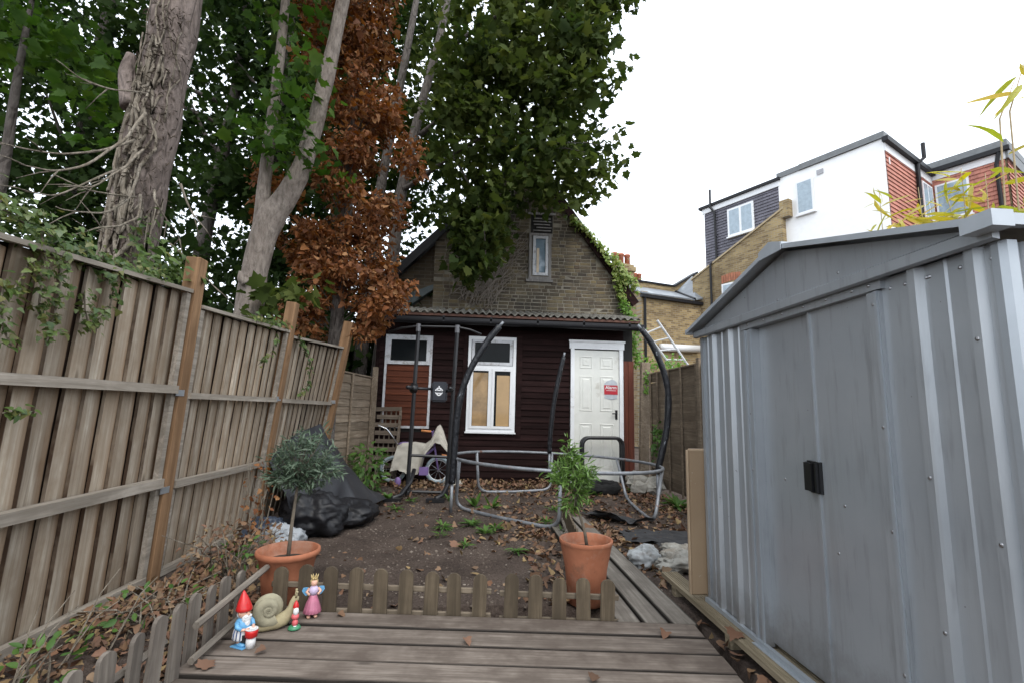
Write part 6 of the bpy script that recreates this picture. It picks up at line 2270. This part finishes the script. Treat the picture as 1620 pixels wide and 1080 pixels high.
# ================================================================== bamboo behind the shed
bz = thing('bamboo', (3.45, 3.1, -.05), 'yellowing bamboo rising behind the shed roof', 'bamboo')
canes = [((3.42, 3.70, -.05), (3.42, 3.70, 2.2), (3.40, 3.68, 3.1)), ((3.5, 3.40, -.05), (3.5, 3.4, 2.3), (3.46, 3.38, 2.98)), ((3.45, 3.05, -.05), (3.45, 3.04, 2.3), (3.44, 3.02, 2.95)), ((3.5, 2.83, -.05), (3.5, 2.83, 2.4), (3.52, 2.80, 3.2), (3.60, 2.72, 3.5)),
         ((3.55, 2.80, -.05), (3.54, 2.78, 2.4), (3.50, 2.72, 3.2), (3.55, 2.62, 3.55)), ((3.6, 3.2, -.05), (3.58, 3.2, 2.3), (3.5, 3.2, 2.86)), ((3.52, 3.62, -.05), (3.5, 3.6, 2.2), (3.46, 3.56, 2.8)), ((3.5, 2.95, -.05), (3.5, 2.93, 2.4), (3.48, 2.9, 2.85))]
m_cane = plain('bamboo_cane', (.36, .27, .15), .5, var=.25)
P, N, T = [], [], []
for q in canes:
    MB().tube(q, [.0055] * (len(q) - 1) + [.002], 6).build('cane', m_cane, bz, True)
    top = Vector(q[-1])
    tall = top.z > 3.3
    for j in range(7 if tall else 17):
        s = rng.random() ** .8
        z0 = 2.5 + (top.z - 2.5) * s
        p = Vector((top.x + (q[0][0] - top.x) * (1 - s) * .8, q[1][1] + (top.y - q[1][1]) * s, z0)) + Vector(nrg.normal(size=3) * .05)
        P.append(p)
        a = rng.uniform(0, 2 * pi)
        T.append(Vector((cos(a) * .8, sin(a), rng.uniform(-.35, .55))))
        N.append(Vector((0, 0, 1)) + Vector(nrg.normal(size=3) * .5))
P, N, T = (np.array([list(q) for q in A]) for A in (P, N, T))
leaf_parts(P, N, T, nrg.uniform(.12, .29, len(P)), BAMB, lm_bamb, bz)

# ================================================================== low plants, weeds, litter
def weed(x, y, n, size, tmpl, lm, label, up=.5, group='weeds in the soil', name='weed', cat='weed', rad=.02):
    z = ground_z(x, y)
    a = nrg.uniform(0, 2 * pi, n)
    P = np.stack([x + np.cos(a) * rad * nrg.random(n), y + np.sin(a) * rad * nrg.random(n), z + .005 + .03 * nrg.random(n)], 1)
    el = nrg.uniform(.15, up + .4, n)
    T = np.stack([np.cos(a), np.sin(a), el], 1)
    N = np.stack([-np.cos(a) * el, -np.sin(a) * el, np.ones(n)], 1) + nrg.normal(size=(n, 3)) * .15
    return tag(leaves(name, P, N, T, nrg.uniform(size * .6, size, n), tmpl, lm), label, cat, group)


WD = [(-.30, 5.05, 26, .13, LANCE, 'bright weed tuft nearest the front trampoline leg, left of the pair'), (-.02, 5.20, 30, .15, LANCE, 'largest weed tuft just left of the ground tube'), (.12, 4.90, 30, .13, LANCE, 'weed tuft in front of the ground tube'), (.22, 5.05, 24, .12, LANCE, 'weed tuft touching the front ground tube'),
      (-.30, 4.68, 18, .09, LANCE, 'small weed tuft below the bright pair'), (-.06, 4.36, 20, .10, LANCE, 'weed tuft in bare soil left of centre'), (.36, 4.22, 26, .11, LANCE, 'weed tuft in bare soil nearest the right pot'), (-.92, 5.95, 22, .13, LANCE, 'weed tuft right of the black sheet tip'),
      (-.80, 6.45, 18, .12, LANCE, 'weed tuft below the left foot of the exercise frame'), (-.34, 6.60, 16, .12, LANCE, 'weed tuft by the right foot of the exercise frame'), (-1.12, 6.55, 14, .16, OVAL, 'broad-leaved weed beside the black sheet'), (.02, 6.2, 9, .22, OVAL, 'dock plant with big round leaves inside the trampoline frame'),
      (.22, 6.15, 7, .20, OVAL, 'smaller dock plant inside the trampoline frame'), (.88, 4.86, 24, .13, LANCE, 'weed tuft beside the boardwalk pickets'), (.78, 5.3, 18, .13, LANCE, 'weed tuft at the corner of the front ground tube'), (1.80, 7.15, 22, .17, LANCE, 'grassy weed in front of the netting coil'), (.95, 6.0, 14, .12, LANCE, 'pale weed behind the bay tree'),
      (2.62, 6.25, 40, .26, LANCE, 'tall green weed at the foot of the right fence'), (2.45, 7.4, 26, .18, OVAL, 'weed growing among the concrete lumps')]
for (x, y, n, s, tm, lab) in WD: weed(x, y, n, s, tm, lm_weed, lab, .9 if s > .15 else .5)
# creeping plants under the deck edge
for x, lab in ((.62, 'tiny seedling below the second-last picket of the short edging'), (.74, 'tiny seedling at the last picket of the short edging'), (.84, 'tiny seedling between last picket and boardwalk'), (-.98, 'tiny seedling between the left pot and the longer picket edging')):
    weed(x, 2.86 if x > 0 else 2.99, 7, .06, OVAL, lm_weed, lab, .8, 'seedlings at the deck edge')


def bush(name, label, c, r_, n, size, tmpl, lm, stems, cat='plant'):
    root = thing(name, (c[0], c[1], -.05), label, cat)
    m = MB()
    for k in range(stems):
        a = rng.uniform(0, 2 * pi)
        q = Vector((c[0] + r_[0] * rng.uniform(-.9, .9), c[1] + r_[1] * rng.uniform(-.9, .9), c[2] + r_[2] * rng.uniform(.1, 1)))
        b = Vector((c[0] + rng.uniform(-.1, .1), c[1] + rng.uniform(-.1, .1), -.06))
        m.tube([b, b.lerp(q, .5) + Vector((0, 0, .06)), q], [.005, .004, .002], 5)
    tag(m.build('stems', m_vine, root), kind='stuff')
    u = nrg.normal(size=(n, 3))
    u /= np.linalg.norm(u, axis=1, keepdims=True)
    P = np.array(c) + u * np.array(r_) * np.cbrt(nrg.random(n))[:, None]
    P[:, 2] = np.maximum(P[:, 2], -.03)
    N = nrg.normal(size=(n, 3)) * .5 + np.array([0, -.3, .8])
    T = u + np.array([0, 0, -.5]) + nrg.normal(size=(n, 3)) * .4
    tag(leaves('foliage', P, N, T, nrg.uniform(size[0], size[1], n), tmpl, lm, root), kind='stuff')
    return root


bush('bramble', 'green bramble between the black sheet and the trellis', (-1.52, 7.15, .28), (.24, .35, .36), 210, (.06, .13), OVAL, lm_weed, 9)
bush('bramble', 'yellowing bramble under the lapped fence panel', (-1.78, 7.3, .22), (.14, .3, .34), 90, (.05, .10), OVAL, lm_ivy, 6)
bush('bramble', 'green bramble leaves low among the dead leaves by the fence', (-1.62, 2.62, .10), (.26, .34, .10), 50, (.03, .065), OVAL, lm_weed, 8)
bush('bramble', 'green shoots at the foot of the fence near the left edge', (-1.66, 2.12, .10), (.16, .16, .10), 22, (.03, .06), OVAL, lm_weed, 6)
bush('bramble', 'green sprig by the dead stalks beside the left pot', (-1.50, 3.40, .16), (.18, .25, .10), 34, (.03, .055), OVAL, lm_weed, 6)
bush('dead_bramble', 'brown dead bramble banked between fence post and left pot', (-1.62, 3.55, .14), (.30, .42, .20), 400, (.02, .048), CURL + BITS, lm_litter, 26)
bush('dead_bramble', 'brown dead bramble heap along the fence behind the grey pickets', (-1.62, 2.85, .06), (.30, .45, .10), 300, (.02, .048), CURL + BITS, lm_litter, 20)
bush('dead_bramble', 'tall dead stalks with brown seed heads beside the left pot', (-1.66, 3.95, .40), (.12, .14, .36), 100, (.02, .045), CURL + BITS, lm_brown, 12)
m = MB()
for k in range(7):
    b = Vector((-1.72 + rng.uniform(-.1, .1), 2.2 + rng.uniform(-.2, .3), 0))
    q = b + Vector((rng.uniform(-.1, .15), rng.uniform(.05, .3), rng.uniform(.2, .36)))
    m.tube([b, b.lerp(q, .6) + Vector((0, 0, .05)), q], [.004, .003, .0015], 5)
tag(m.build('dry_stalks', m_vine), 'pale dry stalks leaning on the near fence panel', 'dry stalks')


def litter(name, label, regions, lm, size, kind='stuff'):
    P = []
    for (x0, x1, y0, y1, n, pile) in regions:
        xs, ys = nrg.uniform(x0, x1, n), nrg.uniform(y0, y1, n)
        for x, y in zip(xs, ys):
            if 1.22 < y < 2.86 and -1.16 < x < 1.22: continue
            P.append((x, y, ground_z(x, y) + .006 + pile * rng.random()))
    P = np.array(P)
    n = len(P)
    N = nrg.normal(size=(n, 3)) * .42 + np.array([0, 0, 1])
    T = nrg.normal(size=(n, 3))
    return tag(leaves(name, P, N, T, nrg.uniform(size[0], size[1], n), CURL + BITS + CURL + MAPLE[:1], lm), label, 'leaf litter', kind=kind)


litter('leaf_litter', 'brown fallen leaves drifted over the soil and along the fences',
       [(-1.7, 2.7, 7.55, 8.15, 1500, .07), (-1.2, 2.0, 6.9, 7.7, 420, .02), (-1.4, 1.3, 5.4, 7.0, 230, .006), (-.6, .75, 4.2, 5.4, 60, .004), (-1.2, .75, 3.0, 4.6, 60, .004), 
        (1.24, 2.8, 4.0, 7.6, 640, .012), (.45, .80, 3.0, 5.6, 190, .015), (.2, .8, 4.6, 5.3, 70, .01), (1.24, 1.42, 3.4, 5.4, 150, .02), (2.2, 2.8, 5.5, 8.0, 330, .05), (1.22, 1.34, 1.4, 2.9, 90, .02), (-1.2, .8, 2.90, 3.12, 70, .01), (.3, 1.25, 5.2, 6.6, 130, .01)], lm_litter, (.03, .082))
litter('leaf_litter', 'small brown leaf litter between the left fence and the grey pickets', [(-2.0, -1.22, 1.4, 3.3, 1300, .03), (-1.9, -1.25, 3.2, 4.3, 700, .04)], lm_litter, (.018, .055))
# pebbles and clods
n = 5200
xs = np.concatenate([nrg.uniform(-1.9, .85, n), nrg.uniform(1.24, 2.8, 1400)])
ys = np.concatenate([nrg.uniform(2.95, 8.0, n), nrg.uniform(3.3, 8.0, 1400)])
ico = bmesh.new()
bmesh.ops.create_icosphere(ico, subdivisions=1, radius=1)
iv_ = np.array([list(q.co) for q in ico.verts])
if_ = np.array([[q.index for q in f.verts] for f in ico.faces])
ico.free()
sz = np.minimum(np.exp(nrg.normal(-5.15, .5, len(xs))), .016)
cen = np.array([(x, y, ground_z(x, y)) for x, y in zip(xs, ys)])
W = cen[:, None, :] + iv_[None] * (sz[:, None, None] * nrg.uniform(.6, 1.3, (len(xs), 12, 1))) * np.array([1, 1, .7])
F_ = (if_[None] + (np.arange(len(xs)) * 12)[:, None, None]).reshape(-1, 3)
lm_clod = leafmat('soil_clods', [(.075, .056, .046), (.125, .098, .08), (.065, .05, .04), (.16, .13, .105), (.095, .072, .058), (.115, .09, .072), (.28, .24, .20)], 0, .95, .1)
org = W.reshape(-1, 3)
o = bpy.data.objects.new('gravel', tri_mesh('gravel', org, F_, lm_clod))
place(o, (0, 0, 0))
tag(o, 'small stones and clods on the bare soil', 'gravel', kind='stuff')
# single leaves on the boards
for (x, y, z, s, lab) in ((1.02, 2.62, .0, .07, 'dry tan leaf on the far corner of the deck'), (.52, 2.16, .002, .06, 'small dry leaf on the deck boards at the front'), (-.02, 2.56, .002, .055, 'pale leaf curled on the middle of the deck'), (1.17, 5.0, -.002, .12, 'pinkish dry leaf on the far end of the boardwalk'),
                          (-1.13, 2.30, .002, .08, 'cream leaf at the left end of the deck boards'), (-.72, 2.86, .0, .05, 'tiny dry leaf beside the fairy figurine'), (-.13, 4.45, -.04, .12, 'cream maple leaf lying alone on the bare soil'), (1.36, 2.55, .03, .09, 'yellow leaf on the grooved board by the shed'), (-.93, 2.46, .003, .05, 'dry leaf on the boards in front of the tiny gnome')):
    o = leaves('fallen_leaf', np.array([[x, y, z + .012]]), np.array([[.15, -.2, 1.0]]), np.array([[rng.uniform(-1, 1), rng.uniform(-1, 1), .1]]), np.array([s]), [CURL[2]] if s < .08 else [MAPLE[0]], lm_litter)
    tag(o, lab, 'leaf', 'single leaves lying on boards and soil')
